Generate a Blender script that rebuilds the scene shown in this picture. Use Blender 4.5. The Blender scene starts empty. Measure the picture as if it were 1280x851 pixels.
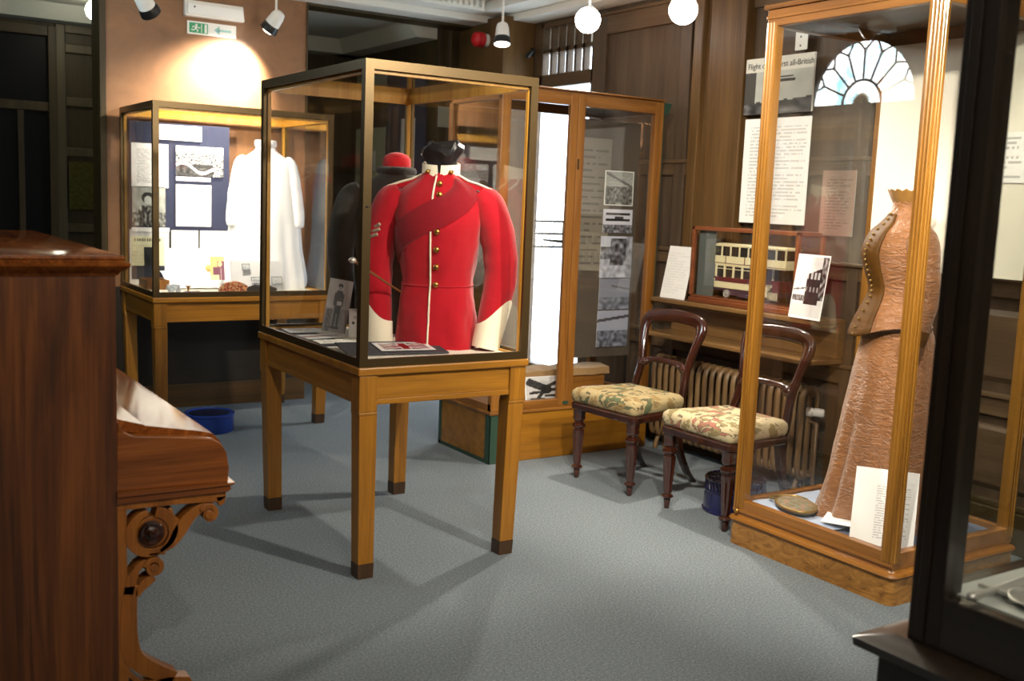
import bpy, bmesh, math, random
from mathutils import Vector, Matrix, Euler, noise as mnoise
R = math.radians
PI = math.pi
rnd = random.Random(7)
scene = bpy.context.scene
COL = scene.collection

# ------------------------------------------------------------------ colour / materials
def s2l(c):
    c = max(0.0, min(1.0, c))
    return c / 12.92 if c <= 0.04045 else ((c + 0.055) / 1.055) ** 2.4
def rgb(r, g, b):
    return (s2l(r / 255), s2l(g / 255), s2l(b / 255), 1.0)

class NT:
    def __init__(self, name):
        self.m = bpy.data.materials.new(name)
        self.m.use_nodes = True
        self.t = self.m.node_tree
        self.b = self.t.nodes.get('Principled BSDF')
        self.out = self.t.nodes.get('Material Output')
    def n(self, typ, **k):
        nd = self.t.nodes.new(typ)
        for a, v in k.items():
            setattr(nd, a, v)
        return nd
    def l(self, a, b):
        self.t.links.new(a, b)
    def math(self, op, a, b=None, c=None):
        nd = self.n('ShaderNodeMath', operation=op)
        for i, v in enumerate((a, b, c)):
            if v is None: continue
            if isinstance(v, (int, float)): nd.inputs[i].default_value = v
            else: self.l(v, nd.inputs[i])
        return nd.outputs[0]
    def mix(self, f, a, b):
        nd = self.n('ShaderNodeMix', data_type='RGBA')
        for i, v in ((0, f), (6, a), (7, b)):
            if isinstance(v, (int, float)): nd.inputs[i].default_value = v
            elif isinstance(v, tuple): nd.inputs[i].default_value = v
            else: self.l(v, nd.inputs[i])
        return nd.outputs[2]
    def coord(self, scale=(1, 1, 1), rot=(0, 0, 0)):
        tc = self.n('ShaderNodeTexCoord')
        mp = self.n('ShaderNodeMapping')
        mp.inputs['Scale'].default_value = scale
        mp.inputs['Rotation'].default_value = rot
        self.l(tc.outputs['Object'], mp.inputs['Vector'])
        return mp.outputs['Vector']
    def noise(self, vec, scale, detail=4, rough=0.55, dist=0.0):
        nd = self.n('ShaderNodeTexNoise')
        self.l(vec, nd.inputs['Vector'])
        nd.inputs['Scale'].default_value = scale
        nd.inputs['Detail'].default_value = detail
        nd.inputs['Roughness'].default_value = rough
        nd.inputs['Distortion'].default_value = dist
        return nd.outputs['Fac']
    def ramp(self, f, stops):
        nd = self.n('ShaderNodeValToRGB')
        el = nd.color_ramp.elements
        while len(el) < len(stops): el.new(0.5)
        for e, (p, c) in zip(el, stops):
            e.position = p; e.color = c
        self.l(f, nd.inputs['Fac'])
        return nd.outputs['Color']
    def bump(self, h, strength, dist=0.01):
        nd = self.n('ShaderNodeBump')
        nd.inputs['Strength'].default_value = strength
        nd.inputs['Distance'].default_value = dist
        self.l(h, nd.inputs['Height'])
        self.l(nd.outputs['Normal'], self.b.inputs['Normal'])

def plain(name, c, rough=0.5, metal=0.0, spec=0.5, coat=0.0):
    t = NT(name)
    t.b.inputs['Base Color'].default_value = c
    t.b.inputs['Roughness'].default_value = rough
    t.b.inputs['Metallic'].default_value = metal
    t.b.inputs['Specular IOR Level'].default_value = spec
    t.b.inputs['Coat Weight'].default_value = coat
    return t.m

def wood(name, dark, mid, light, axis='z', scale=1.0, rough=0.4, coat=0.0, swirl=0.6, spec=0.5):
    """grain runs along `axis`"""
    t = NT(name)
    st = {'x': (0.35, 6, 6), 'y': (6, 0.35, 6), 'z': (6, 6, 0.35)}[axis]
    v = t.coord(tuple(a * scale for a in st))
    n1 = t.noise(v, 2.2, 6, 0.6, swirl)
    st2 = {'x': (1.5, 60, 60), 'y': (60, 1.5, 60), 'z': (60, 60, 1.5)}[axis]
    v2 = t.coord(tuple(a * scale for a in st2))
    n2 = t.noise(v2, 3.0, 3, 0.6)
    f = t.math('ADD', t.math('MULTIPLY', n1, 0.7), t.math('MULTIPLY', n2, 0.3))
    c = t.ramp(f, [(0.30, dark), (0.50, mid), (0.70, light)])
    t.l(c, t.b.inputs['Base Color'])
    t.b.inputs['Roughness'].default_value = rough
    t.b.inputs['Coat Weight'].default_value = coat
    t.b.inputs['Coat Roughness'].default_value = 0.08
    t.b.inputs['Specular IOR Level'].default_value = spec
    t.bump(n2, 0.06, 0.002)
    return t.m

def cloth(name, c1, c2, scale=40, rough=0.9, sheen=0.2, bump=0.15, fold=0.0):
    t = NT(name)
    v = t.coord()
    n1 = t.noise(v, scale, 4, 0.6)
    n2 = t.noise(v, scale * 18, 2, 0.5)
    c = t.mix(n1, c1, c2)
    t.l(c, t.b.inputs['Base Color'])
    t.b.inputs['Roughness'].default_value = rough
    t.b.inputs['Sheen Weight'].default_value = sheen
    t.b.inputs['Specular IOR Level'].default_value = 0.2
    t.bump(n2, bump, 0.002)
    return t.m

def glassmat(name, tint=(1, 1, 1, 1), refl=1.0):
    """thin clear pane: transmits straight through, Schlick mirror reflection on top"""
    t = NT(name)
    t.t.nodes.remove(t.b)
    lw = t.n('ShaderNodeLayerWeight'); lw.inputs['Blend'].default_value = 0.5
    f = t.math('POWER', lw.outputs['Facing'], 5.0)
    f = t.math('MULTIPLY_ADD', f, 0.95, 0.045)
    f = t.math('MULTIPLY', f, refl)
    tr = t.n('ShaderNodeBsdfTransparent'); tr.inputs['Color'].default_value = tint
    gl = t.n('ShaderNodeBsdfGlossy'); gl.inputs['Roughness'].default_value = 0.0
    mx = t.n('ShaderNodeMixShader')
    t.l(f, mx.inputs[0]); t.l(tr.outputs[0], mx.inputs[1]); t.l(gl.outputs[0], mx.inputs[2])
    t.l(mx.outputs[0], t.out.inputs['Surface'])
    return t.m

def emit(name, c, strength):
    t = NT(name)
    t.b.inputs['Base Color'].default_value = (0.8, 0.8, 0.8, 1)
    t.b.inputs['Emission Color'].default_value = c
    t.b.inputs['Emission Strength'].default_value = strength
    return t.m

def printed(name, rough=0.45):
    t = NT(name)
    a = t.n('ShaderNodeAttribute', attribute_name='Col')
    t.l(a.outputs['Color'], t.b.inputs['Base Color'])
    t.b.inputs['Roughness'].default_value = rough
    return t.m

def textsheet(name, w, h, pitch=0.012, paper=(0.86, 0.86, 0.84, 1), ink=(0.12, 0.12, 0.12, 1), marg=(0.12, 0.1, 0.12, 0.1), fill=0.5, cols=1, amount=0.8):
    """paper with rows of small unreadable type (rows of word-like dashes)"""
    t = NT(name)
    tc = t.n('ShaderNodeTexCoord')
    sp = t.n('ShaderNodeSeparateXYZ'); t.l(tc.outputs['Object'], sp.inputs[0])
    x, z = sp.outputs[0], sp.outputs[2]
    row = t.math('FLOOR', t.math('DIVIDE', z, pitch))
    fr = t.math('FRACT', t.math('DIVIDE', z, pitch))
    on = t.math('LESS_THAN', fr, fill)
    cx = t.n('ShaderNodeCombineXYZ')
    t.l(t.math('FLOOR', t.math('MULTIPLY', x, 1.0 / (pitch * 0.55))), cx.inputs[0]); t.l(row, cx.inputs[1])
    wn = t.n('ShaderNodeTexWhiteNoise', noise_dimensions='2D'); t.l(cx.outputs[0], wn.inputs[0])
    word = t.math('GREATER_THAN', wn.outputs[0], 0.2)
    rn = t.n('ShaderNodeTexWhiteNoise', noise_dimensions='1D'); t.l(row, rn.inputs[1])
    l0, b0, r0, t0 = marg
    xl, xr = -w / 2 + l0 * w, w / 2 - r0 * w
    end = t.math('SUBTRACT', xr, t.math('MULTIPLY', t.math('POWER', rn.outputs[0], 4.0), (xr - xl) * 0.7))
    inx = t.math('MULTIPLY', t.math('GREATER_THAN', x, xl), t.math('LESS_THAN', x, end))
    inz = t.math('MULTIPLY', t.math('GREATER_THAN', z, b0 * h), t.math('LESS_THAN', z, h - t0 * h))
    f = t.math('MULTIPLY', t.math('MULTIPLY', on, word), t.math('MULTIPLY', inx, inz))
    f = t.math('MULTIPLY', f, amount)
    t.l(t.mix(f, paper, ink), t.b.inputs['Base Color'])
    t.b.inputs['Roughness'].default_value = 0.6
    t.b.inputs['Specular IOR Level'].default_value = 0.3
    return t.m

# ------------------------------------------------------------------ mesh builder
class MB:
    def __init__(self):
        self.bm = bmesh.new(); self.mi = 0
    def _f(self, vs):
        try:
            f = self.bm.faces.new(vs); f.material_index = self.mi
            return f
        except ValueError:
            return None
    def box(self, x0, x1, y0, y1, z0, z1, M=None, top=None):
        """top=(dx0,dx1,dy0,dy1): insets of the top face"""
        a = top or (0, 0, 0, 0)
        P = [(x0, y0, z0), (x1, y0, z0), (x1, y1, z0), (x0, y1, z0),
             (x0 + a[0], y0 + a[2], z1), (x1 - a[1], y0 + a[2], z1), (x1 - a[1], y1 - a[3], z1), (x0 + a[0], y1 - a[3], z1)]
        v = [self.bm.verts.new((M @ Vector(p)) if M else p) for p in P]
        for q in ((0, 3, 2, 1), (4, 5, 6, 7), (0, 1, 5, 4), (1, 2, 6, 5), (2, 3, 7, 6), (3, 0, 4, 7)):
            self._f([v[i] for i in q])
        return self
    def loft(self, rings, closed=True, caps=True, M=None):
        vr = [[self.bm.verts.new((M @ Vector(p)) if M else p) for p in r] for r in rings]
        n = len(vr[0])
        for a, b in zip(vr, vr[1:]):
            for i in range(n if closed else n - 1):
                j = (i + 1) % n
                self._f([a[i], a[j], b[j], b[i]])
        if caps and closed:
            self._f(list(reversed(vr[0]))); self._f(vr[-1])
        return self
    def lathe(self, prof, seg=20, M=None, flute=None):
        rings = []
        for k, p in enumerate(prof):
            r, z = p[0], p[1]
            fl = p[2] if len(p) > 2 else 0
            rings.append([((r * (1 - fl * (0.5 + 0.5 * math.cos(8 * 2 * PI * i / seg)))) * math.cos(2 * PI * i / seg),
                           (r * (1 - fl * (0.5 + 0.5 * math.cos(8 * 2 * PI * i / seg)))) * math.sin(2 * PI * i / seg), z) for i in range(seg)])
        return self.loft(rings, True, True, M)
    def tube(self, pts, rad, seg=8, M=None, flat=None, closed=False):
        pts = [Vector(p) for p in pts]
        n = len(pts); rings = []
        up = Vector((0, 0, 1)); prev = None
        for i, p in enumerate(pts):
            if closed: d = pts[(i + 1) % n] - pts[i - 1]
            else: d = pts[min(i + 1, n - 1)] - pts[max(i - 1, 0)]
            d.normalize()
            if prev is None:
                a = d.cross(up)
                if a.length < 1e-3: a = d.cross(Vector((0, 1, 0)))
            else:
                a = prev - d * prev.dot(d)
            a.normalize(); prev = a; b = d.cross(a)
            r = rad[i] if isinstance(rad, (list, tuple)) else rad
            ra, rb = (r if isinstance(r, tuple) else (r, r))
            if flat: ra, rb = ra * flat[0], rb * flat[1]
            rings.append([p + a * ra * math.cos(2 * PI * k / seg) + b * rb * math.sin(2 * PI * k / seg) for k in range(seg)])
        if closed: rings.append(rings[0])
        return self.loft(rings, True, not closed, M)
    def ribbon(self, pts, wid, y0, y1, M=None):
        """band in the XZ plane of given widths, thickness y0..y1"""
        n = len(pts); rings = []
        for i, p in enumerate(pts):
            a = pts[max(i - 1, 0)]; b = pts[min(i + 1, n - 1)]
            d = Vector((b[0] - a[0], b[1] - a[1]));
            d = d.normalized() if d.length > 1e-9 else Vector((1, 0))
            w = (wid[i] if isinstance(wid, (list, tuple)) else wid) / 2
            nx, nz = -d.y * w, d.x * w
            rings.append([(p[0] + nx, y0, p[1] + nz), (p[0] - nx, y0, p[1] - nz), (p[0] - nx, y1, p[1] - nz), (p[0] + nx, y1, p[1] + nz)])
        return self.loft(rings, True, True, M)
    def prism(self, poly, y0, y1, M=None):
        a = [self.bm.verts.new((M @ Vector((x, y0, z))) if M else (x, y0, z)) for x, z in poly]
        b = [self.bm.verts.new((M @ Vector((x, y1, z))) if M else (x, y1, z)) for x, z in poly]
        self._f(a); self._f(list(reversed(b)))
        n = len(poly)
        for i in range(n):
            j = (i + 1) % n
            self._f([a[j], a[i], b[i], b[j]])
        return self
    def ball(self, c, r, seg=16, M=None, sq=(1, 1, 1)):
        k = seg // 2
        rings = []
        for i in range(1, k):
            t = PI * i / k
            rings.append([(c[0] + r * sq[0] * math.sin(t) * math.cos(2 * PI * j / seg), c[1] + r * sq[1] * math.sin(t) * math.sin(2 * PI * j / seg), c[2] - r * sq[2] * math.cos(t)) for j in range(seg)])
        return self.loft(rings, True, True, M)
    def build(self, name, mat, parent=None, smooth=None, bevel=0.0, seg=2, loc=None, rot=None, subsurf=0):
        bm = self.bm
        bmesh.ops.recalc_face_normals(bm, faces=bm.faces)
        me = bpy.data.meshes.new(name)
        bm.to_mesh(me); bm.free()
        o = bpy.data.objects.new(name, me); COL.objects.link(o)
        for m in (mat if isinstance(mat, (list, tuple)) else [mat]):
            me.materials.append(m)
        if smooth:
            for p in me.polygons: p.use_smooth = True
            me.set_sharp_from_angle(angle=R(smooth))
        if bevel:
            b = o.modifiers.new('Bevel', 'BEVEL'); b.width = bevel; b.segments = seg; b.limit_method = 'ANGLE'; b.angle_limit = R(40)
        if subsurf:
            s = o.modifiers.new('Sub', 'SUBSURF'); s.levels = subsurf; s.render_levels = subsurf
        if parent: o.parent = parent
        if loc: o.location = loc
        if rot: o.rotation_euler = rot
        return o

def tag(o, label=None, cat=None, group=None, kind=None):
    if label: o['label'] = label
    if cat: o['category'] = cat
    if group: o['group'] = group
    if kind: o['kind'] = kind
    return o
def thing(name, label, cat, loc=(0, 0, 0), rz=0.0, group=None):
    o = bpy.data.objects.new(name, None); COL.objects.link(o)
    o.empty_display_size = 0.1
    o.location = loc; o.rotation_euler = (0, 0, rz)
    return tag(o, label, cat, group)
def struct(name, mb, mat, **k):
    return tag(mb.build(name, mat, **k), kind='structure')
def copy_tree(o, parent=None):
    c = o.copy(); COL.objects.link(c)
    if parent: c.parent = parent
    for ch in list(o.children):
        copy_tree(ch, c)
    return c
def lerp(a, b, t): return a + (b - a) * t
def interp(keys, z):
    """keys: list of tuples (z, v1, v2...) ascending; smooth (catmull-like cosine-free linear w/ smoothstep mix)"""
    if z <= keys[0][0]: return keys[0][1:]
    for i in range(len(keys) - 1):
        a, b = keys[i], keys[i + 1]
        if z <= b[0]:
            t = (z - a[0]) / (b[0] - a[0])
            p = keys[max(i - 1, 0)]; q = keys[min(i + 2, len(keys) - 1)]
            out = []
            for k in range(1, len(a)):
                h = b[0] - a[0]
                m0 = (b[k] - p[k]) / (b[0] - p[0]) * h if b[0] != p[0] else 0
                m1 = (q[k] - a[k]) / (q[0] - a[0]) * h if q[0] != a[0] else 0
                t2, t3 = t * t, t * t * t
                out.append((2 * t3 - 3 * t2 + 1) * a[k] + (t3 - 2 * t2 + t) * m0 + (-2 * t3 + 3 * t2) * b[k] + (t3 - t2) * m1)
            return tuple(out)
    return keys[-1][1:]

def spline(pts, n):
    """catmull-rom through 3-D points -> n samples"""
    keys = [(i,) + tuple(p) for i, p in enumerate(pts)]
    return [interp(keys, (len(pts) - 1) * k / (n - 1)) for k in range(n)]

# ------------------------------------------------------------------ shared materials
OAK_Z = wood('oak_upright', rgb(106, 66, 12), rgb(150, 99, 22), rgb(172, 119, 34), 'z', 1.0, 0.42, 0.15)
OAK_X = wood('oak_along', rgb(106, 66, 12), rgb(150, 99, 22), rgb(172, 119, 34), 'x', 1.0, 0.42, 0.15)
OAK_Y = wood('oak_across', rgb(106, 66, 12), rgb(150, 99, 22), rgb(172, 119, 34), 'y', 1.0, 0.42, 0.15)
OAKR_Z = wood('red_oak_upright', rgb(90, 54, 16), rgb(134, 86, 32), rgb(156, 106, 46), 'z', 1.0, 0.4, 0.2)
OAKR_X = wood('red_oak_along', rgb(90, 54, 16), rgb(134, 86, 32), rgb(156, 106, 46), 'x', 1.0, 0.4, 0.2)
OAKR_Y = wood('red_oak_across', rgb(90, 54, 16), rgb(134, 86, 32), rgb(156, 106, 46), 'y', 1.0, 0.4, 0.2)
BRONZE = NT('bronze_frame')
BRONZE.b.inputs['Base Color'].default_value = rgb(84, 68, 42)
BRONZE.b.inputs['Metallic'].default_value = 0.7
BRONZE.b.inputs['Roughness'].default_value = 0.36
BRONZE = BRONZE.m
LINING = wood('lit_oak_lining', rgb(166, 112, 30), rgb(204, 150, 54), rgb(220, 170, 74), 'z', 1.0, 0.4, 0.2)  # oak made lighter in colour to carry the light falling on the lining
DARKTIP = wood('dark_leg_tip', rgb(44, 28, 14), rgb(66, 44, 22), rgb(80, 54, 28), 'z', 1.0, 0.5)
WALNUT_Z = wood('walnut_upright', rgb(34, 15, 5), rgb(86, 45, 15), rgb(122, 70, 26), 'z', 0.7, 0.35, 0.2, 2.4)
WALNUT_Y = wood('walnut_across', rgb(60, 26, 9), rgb(112, 60, 24), rgb(142, 84, 38), 'y', 0.8, 0.10, 0.0, 2.4, 0.10)
WALNUT_X = wood('walnut_along', rgb(64, 30, 8), rgb(112, 60, 18), rgb(138, 80, 28), 'x', 0.8, 0.25, 0.4, 1.2)
WALNUT_L = wood('walnut_carved', rgb(88, 46, 12), rgb(128, 74, 20), rgb(152, 94, 32), 'z', 0.9, 0.35, 0.2, 1.0)
MAHOG = wood('mahogany', rgb(22, 9, 5), rgb(46, 20, 12), rgb(68, 33, 21), 'z', 1.0, 0.16, 0.9, 0.8)
TRAMWOOD = wood('tram_case_mahogany', rgb(88, 44, 22), rgb(124, 68, 36), rgb(146, 86, 50), 'x', 1.0, 0.35, 0.2)
PANEL_Z = wood('wall_oak', rgb(52, 41, 30), rgb(80, 65, 50), rgb(98, 81, 63), 'z', 0.7, 0.5, 0.0, 0.4, 0.3)
PANEL_H = wood('wall_oak_rails', rgb(60, 46, 31), rgb(90, 71, 51), rgb(110, 88, 64), 'y', 0.7, 0.45, 0.0, 0.4, 0.3)
DARKPANEL = wood('dark_oak', rgb(40, 31, 16), rgb(62, 50, 26), rgb(78, 62, 34), 'z', 0.7, 0.5, 0.0, 0.4, 0.3)
STUBWOOD = NT('stub_veneer')
_v = STUBWOOD.coord((1, 1, 1))
_c = STUBWOOD.ramp(STUBWOOD.noise(_v, 3.0, 6, 0.65, 0.5), [(0.3, rgb(112, 76, 46)), (0.55, rgb(132, 92, 58)), (0.75, rgb(146, 104, 68))])
STUBWOOD.l(_c, STUBWOOD.b.inputs['Base Color']); STUBWOOD.b.inputs['Roughness'].default_value = 0.5
STUBWOOD = STUBWOOD.m
PLASTER = plain('white_plaster', rgb(226, 224, 214), 0.8)
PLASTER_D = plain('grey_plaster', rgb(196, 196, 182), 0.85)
GLASS = glassmat('case_glass')
GLASS_D = glassmat('dark_case_glass', (0.93, 0.94, 0.93, 1))
WHITE = plain('white_paint', rgb(235, 235, 230), 0.35)
CARD = plain('white_card', rgb(240, 240, 236), 0.6)
CREAM = plain('cream_card', rgb(236, 226, 200), 0.6)
BLACK = plain('black_plastic', rgb(22, 22, 22), 0.4)
PHOTO = printed('photo_print', 0.35)
BRASS = plain('brass', rgb(190, 150, 80), 0.28, 1.0)
SILVER = plain('silver_metal', rgb(226, 224, 218), 0.4, 0.85)
NAVY = cloth('navy_cloth', rgb(38, 42, 64), rgb(48, 53, 76), 12)
GREEN = plain('green_metal_strip', rgb(44, 70, 56), 0.5)

# ------------------------------------------------------------------ sheets and pictures
def sheet(name, label, cat, w, h, loc, rx=0.0, rz=0.0, mat=None, paint=None, res=None, t=0.003, group=None, parent=None, ry=0.0):
    """thin card; local: bottom-centre origin, faces -Y, stands along +Z"""
    bm = bmesh.new()
    def quad(P, mi=0):
        f = bm.faces.new([bm.verts.new(p) for p in P]); f.material_index = mi; return f
    nx, nz = res or (1, 1)
    lay = bm.loops.layers.color.new('Col')
    for i in range(nx):
        for j in range(nz):
            x0, x1 = -w / 2 + w * i / nx, -w / 2 + w * (i + 1) / nx
            z0, z1 = h * j / nz, h * (j + 1) / nz
            f = quad([(x0, -t / 2, z0), (x1, -t / 2, z0), (x1, -t / 2, z1), (x0, -t / 2, z1)])
            c = paint((i + 0.5) / nx, (j + 0.5) / nz) if paint else (1, 1, 1)
            for lp in f.loops: lp[lay] = (c[0], c[1], c[2], 1)
    a, b = -w / 2, w / 2
    y0, y1 = -t / 2, t / 2
    quad([(b, y1, 0), (a, y1, 0), (a, y1, h), (b, y1, h)], 1)
    quad([(a, y1, 0), (a, y0, 0), (a, y0, h), (a, y1, h)], 1)
    quad([(b, y0, 0), (b, y1, 0), (b, y1, h), (b, y0, h)], 1)
    quad([(a, y0, h), (b, y0, h), (b, y1, h), (a, y1, h)], 1)
    quad([(a, y1, 0), (b, y1, 0), (b, y0, 0), (a, y0, 0)], 1)
    me = bpy.data.meshes.new(name); bm.to_mesh(me); bm.free()
    me.materials.append(mat or PHOTO); me.materials.append(CARD)
    o = bpy.data.objects.new(name, me); COL.objects.link(o)
    o.location = loc; o.rotation_euler = (rx, ry, rz)
    if parent: o.parent = parent
    return tag(o, label, cat, group)

def N(x, y, s=0.0): return mnoise.noise(Vector((x, y, s)))
def grey(g, tint=(1, 1, 1)):
    g = max(0.0, min(1.0, g)); return (g * tint[0], g * tint[1], g * tint[2])
def smooth(a, b, x):
    t = max(0.0, min(1.0, (x - a) / (b - a))); return t * t * (3 - 2 * t)

def ph_crowd(u, v):
    if v > 0.78: g = 0.85 + 0.3 * N(u * 9, v * 9)
    elif v > 0.40 or u > 0.78: g = 0.55 + 0.9 * N(u * 26, v * 20, 3)
    else:
        g = 0.22 + 0.2 * N(u * 14, v * 14, 5)
        if abs(v - (0.36 - 0.25 * u + 0.12 * math.sin(u * 9))) < 0.05: g = 0.9
    return grey(g)
def ph_person(u, v):
    g = 0.62 + 0.15 * N(u * 8, v * 4)
    if v < 0.35: g = 0.45 + 0.6 * N(u * 12, v * 10, 2)
    if ((u - 0.47) / 0.2) ** 2 + ((v - 0.72) / 0.14) ** 2 < 1: g = 0.12
    if ((u - 0.47) / 0.11) ** 2 + ((v - 0.66) / 0.11) ** 2 < 1: g = 0.75
    if abs(u - 0.48) < 0.34 - 0.35 * abs(v - 0.25) and v < 0.52: g = 0.3 + 0.7 * N(u * 14, v * 10, 7)
    return grey(g, (0.98, 1, 0.96))
def ph_soldier(u, v):
    g = 0.72 + 0.1 * N(u * 3, v * 3)
    if v < 0.45: g -= 0.15
    if ((u - 0.5) / 0.1) ** 2 + ((v - 0.88) / 0.045) ** 2 < 1: g = 0.15
    if ((u - 0.5) / 0.07) ** 2 + ((v - 0.83) / 0.04) ** 2 < 1: g = 0.6
    if 0.46 < v < 0.79 and abs(u - 0.5) < 0.15 - 0.25 * max(0, v - 0.70): g = 0.22 + 0.12 * N(u * 8, v * 8)
    if 0.50 < v < 0.74 and abs(u - 0.5) < 0.21: g = 0.25 + 0.1 * N(u * 8, v * 8)
    if 0.10 < v <= 0.46 and abs(u - 0.5) < 0.13 and abs(u - 0.5) > 0.012 * (0.46 - v) * 10: g = 0.17
    if 0.06 < v < 0.11 and abs(u - 0.5) < 0.17: g = 0.1
    if abs(u - 0.56) < 0.1 and abs(v - 0.55) < 0.04: g = 0.85
    if u < 0.3 and v < 0.42 and u > 0.08: g = 0.35 + 0.3 * N(u * 20, v * 20)
    return grey(g)
def ph_hall(u, v):
    g = 0.42 + 0.35 * N(u * 12, v * 10)
    if v > 0.55: g = 0.7 - 0.25 * (v - 0.55) + 0.1 * N(u * 9, v * 30)
    if v > 0.55 and abs(v - (0.95 - 0.42 * u)) < 0.04: g = 0.4
    if u < 0.04 or u > 0.96 or v < 0.03 or v > 0.97: g = 0.95
    return grey(g, (0.97, 1, 0.98))
def ph_biplane_air(u, v):
    g = 0.88
    if v < 0.35: g = 0.45 + 0.4 * N(u * 13, v * 8)
    for vv, h in ((0.80, 0.05), (0.55, 0.05)):
        if abs(v - vv) < h and 0.08 < u < 0.92: g = 0.12
    if abs(v - 0.66) < 0.05 and 0.4 < u < 0.7: g = 0.3
    return grey(g, (0.92, 0.94, 1.0))
def ph_house(u, v):
    g = 0.85 if v > 0.5 else 0.75 + 0.2 * N(u * 9, v * 9)
    if 0.45 < v < 0.75 and u < 0.45: g = 0.5 + 0.35 * N(u * 9, v * 9)
    if 0.3 < u < 0.8 and 0.3 < v < 0.95: g = min(g, 0.42 + 0.5 * N(u * 7, v * 9, 4))
    if u > 0.8: g = 0.6 + 0.3 * N(u * 9, v * 9)
    return grey(g, (0.9, 0.93, 1.0))
def ph_haze(u, v):
    g = 0.66 - 0.1 * v
    if v < 0.4: g = 0.52 + 0.25 * N(u * 7, v * 8)
    if abs(v - (0.85 - 0.2 * u)) < 0.03 and u > 0.4: g = 0.4
    return grey(g, (0.86, 0.9, 1.0))
def ph_fleet(u, v):
    g = 0.72
    if v < 0.45: g = 0.48 + 0.32 * N(u * 9, v * 9)
    if v > 0.5 and abs(v - (0.72 + 0.12 * u)) < 0.04: g = 0.3
    return grey(g, (0.86, 0.9, 1.0))
def ph_biplane(u, v):
    g = 0.82 + 0.1 * N(u * 6, v * 6)
    if v < 0.25: g = 0.75
    def bar(x0, y0, x1, y1, w):
        dx, dy = x1 - x0, y1 - y0; L = math.hypot(dx, dy)
        t = ((u - x0) * dx + (v - y0) * dy) / (L * L)
        if t < 0 or t > 1: return False
        return abs((u - x0) * dy - (v - y0) * dx) / L < w
    for b in ((0.05, 0.85, 0.55, 0.5, 0.12), (0.4, 0.55, 0.9, 0.85, 0.06), (0.45, 0.5, 0.95, 0.5, 0.05), (0.1, 0.4, 0.5, 0.45, 0.05), (0.45, 0.3, 0.98, 0.28, 0.04), (0.12, 0.2, 0.45, 0.2, 0.03), (0.3, 0.2, 0.5, 0.6, 0.05)):
        if bar(*b): g = 0.22 + 0.15 * N(u * 20, v * 20)
    if ((u - 0.5) / 0.14) ** 2 + ((v - 0.5) / 0.14) ** 2 < 1: g = 0.15
    if u < 0.04 or u > 0.96 or v < 0.04 or v > 0.96: g = 0.95
    return grey(g)
def ph_tram(u, v):
    g = 0.93 - 0.1 * smooth(0.3, 0.9, u) + 0.05 * N(u * 5, v * 5)
    if u > 0.8 and v > 0.3: g = 0.35 + 0.7 * N(u * 14, v * 14)
    if 0.40 < u < 0.82 and 0.2 < v < 0.80 - 0.25 * (0.82 - u):
        g = 0.13 + 0.08 * N(u * 12, v * 12)
        if 0.62 < v < 0.72 and (u * 9) % 1 > 0.45: g = 0.75
        if 0.42 < v < 0.50 and (u * 9) % 1 > 0.6: g = 0.6
    if u < 0.42 and 0.28 < v < 0.36: g = 0.45 + 0.5 * N(u * 30, v * 20)
    if abs(v - 0.44 - 0.1 * u) < 0.012 and u < 0.45: g = 0.4
    if v < 0.22: g = 0.86
    if u < 0.03 or u > 0.97 or v < 0.03 or v > 0.97: g = 1
    return grey(g)
def ph_tower(u, v):
    c = (0.86, 0.85, 0.70)
    if v > 0.86 and 0.1 < u < 0.9 and int(u * 40) % 3 != 0 and abs(v - 0.92) < 0.03: c = (0.4, 0.4, 0.35)
    if int(v * 26) % 2 == 0 and N(u * 30, v * 26) > 0.1 and v < 0.8 and v > 0.35: c = (0.72, 0.71, 0.58)
    if 0.38 < u < 0.68 and 0.3 < v < 0.75: c = (0.1, 0.11, 0.12)
    if v < 0.32: c = (0.15, 0.17, 0.22)
    return c
def ph_portrait(u, v):
    c = (0.93, 0.80, 0.55)
    if v < 0.55 and u > 0.2 or u > 0.5 and v < 0.8: c = (0.50, 0.32, 0.40)
    if ((u - 0.68) / 0.16) ** 2 + ((v - 0.68) / 0.12) ** 2 < 1: c = (0.95, 0.80, 0.62)
    if abs(u - 0.75) < 0.03 and v < 0.5: c = (0.85, 0.8, 0.75)
    if v < 0.22 and u < 0.6: c = (0.92, 0.84, 0.7)
    return c
def ph_flag(u, v):
    # union flag: white-bordered card with a dark red / dark blue printed flag
    if u < 0.08 or u > 0.92 or v < 0.12 or v > 0.88: return (0.93, 0.93, 0.93)
    x = (u - 0.08) / 0.84 * 2 - 1; y = (v - 0.12) / 0.76 * 2 - 1
    if abs(x) < 0.14 or abs(y) < 0.2: return (0.55, 0.1, 0.13)
    if abs(x) < 0.24 or abs(y) < 0.34: return (0.9, 0.9, 0.9)
    d1 = abs(x - y); d2 = abs(x + y)
    if min(d1, d2) < 0.1: return (0.55, 0.1, 0.13)
    if min(d1, d2) < 0.28: return (0.9, 0.9, 0.9)
    return (0.25, 0.14, 0.17)
def ph_dots(u, v):
    for a, b in ((0.7, 0.86), (0.7, 0.6), (0.25, 0.5), (0.7, 0.42)):
        if ((u - a) / 0.1) ** 2 + ((v - b) / 0.05) ** 2 < 1: return (0.15, 0.15, 0.15)
    g = 0.86
    if 0.2 < u < 0.9 and abs(v - 0.7) < 0.05 and int(u * 20) % 2: g = 0.6
    return (g, g, g)
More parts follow.
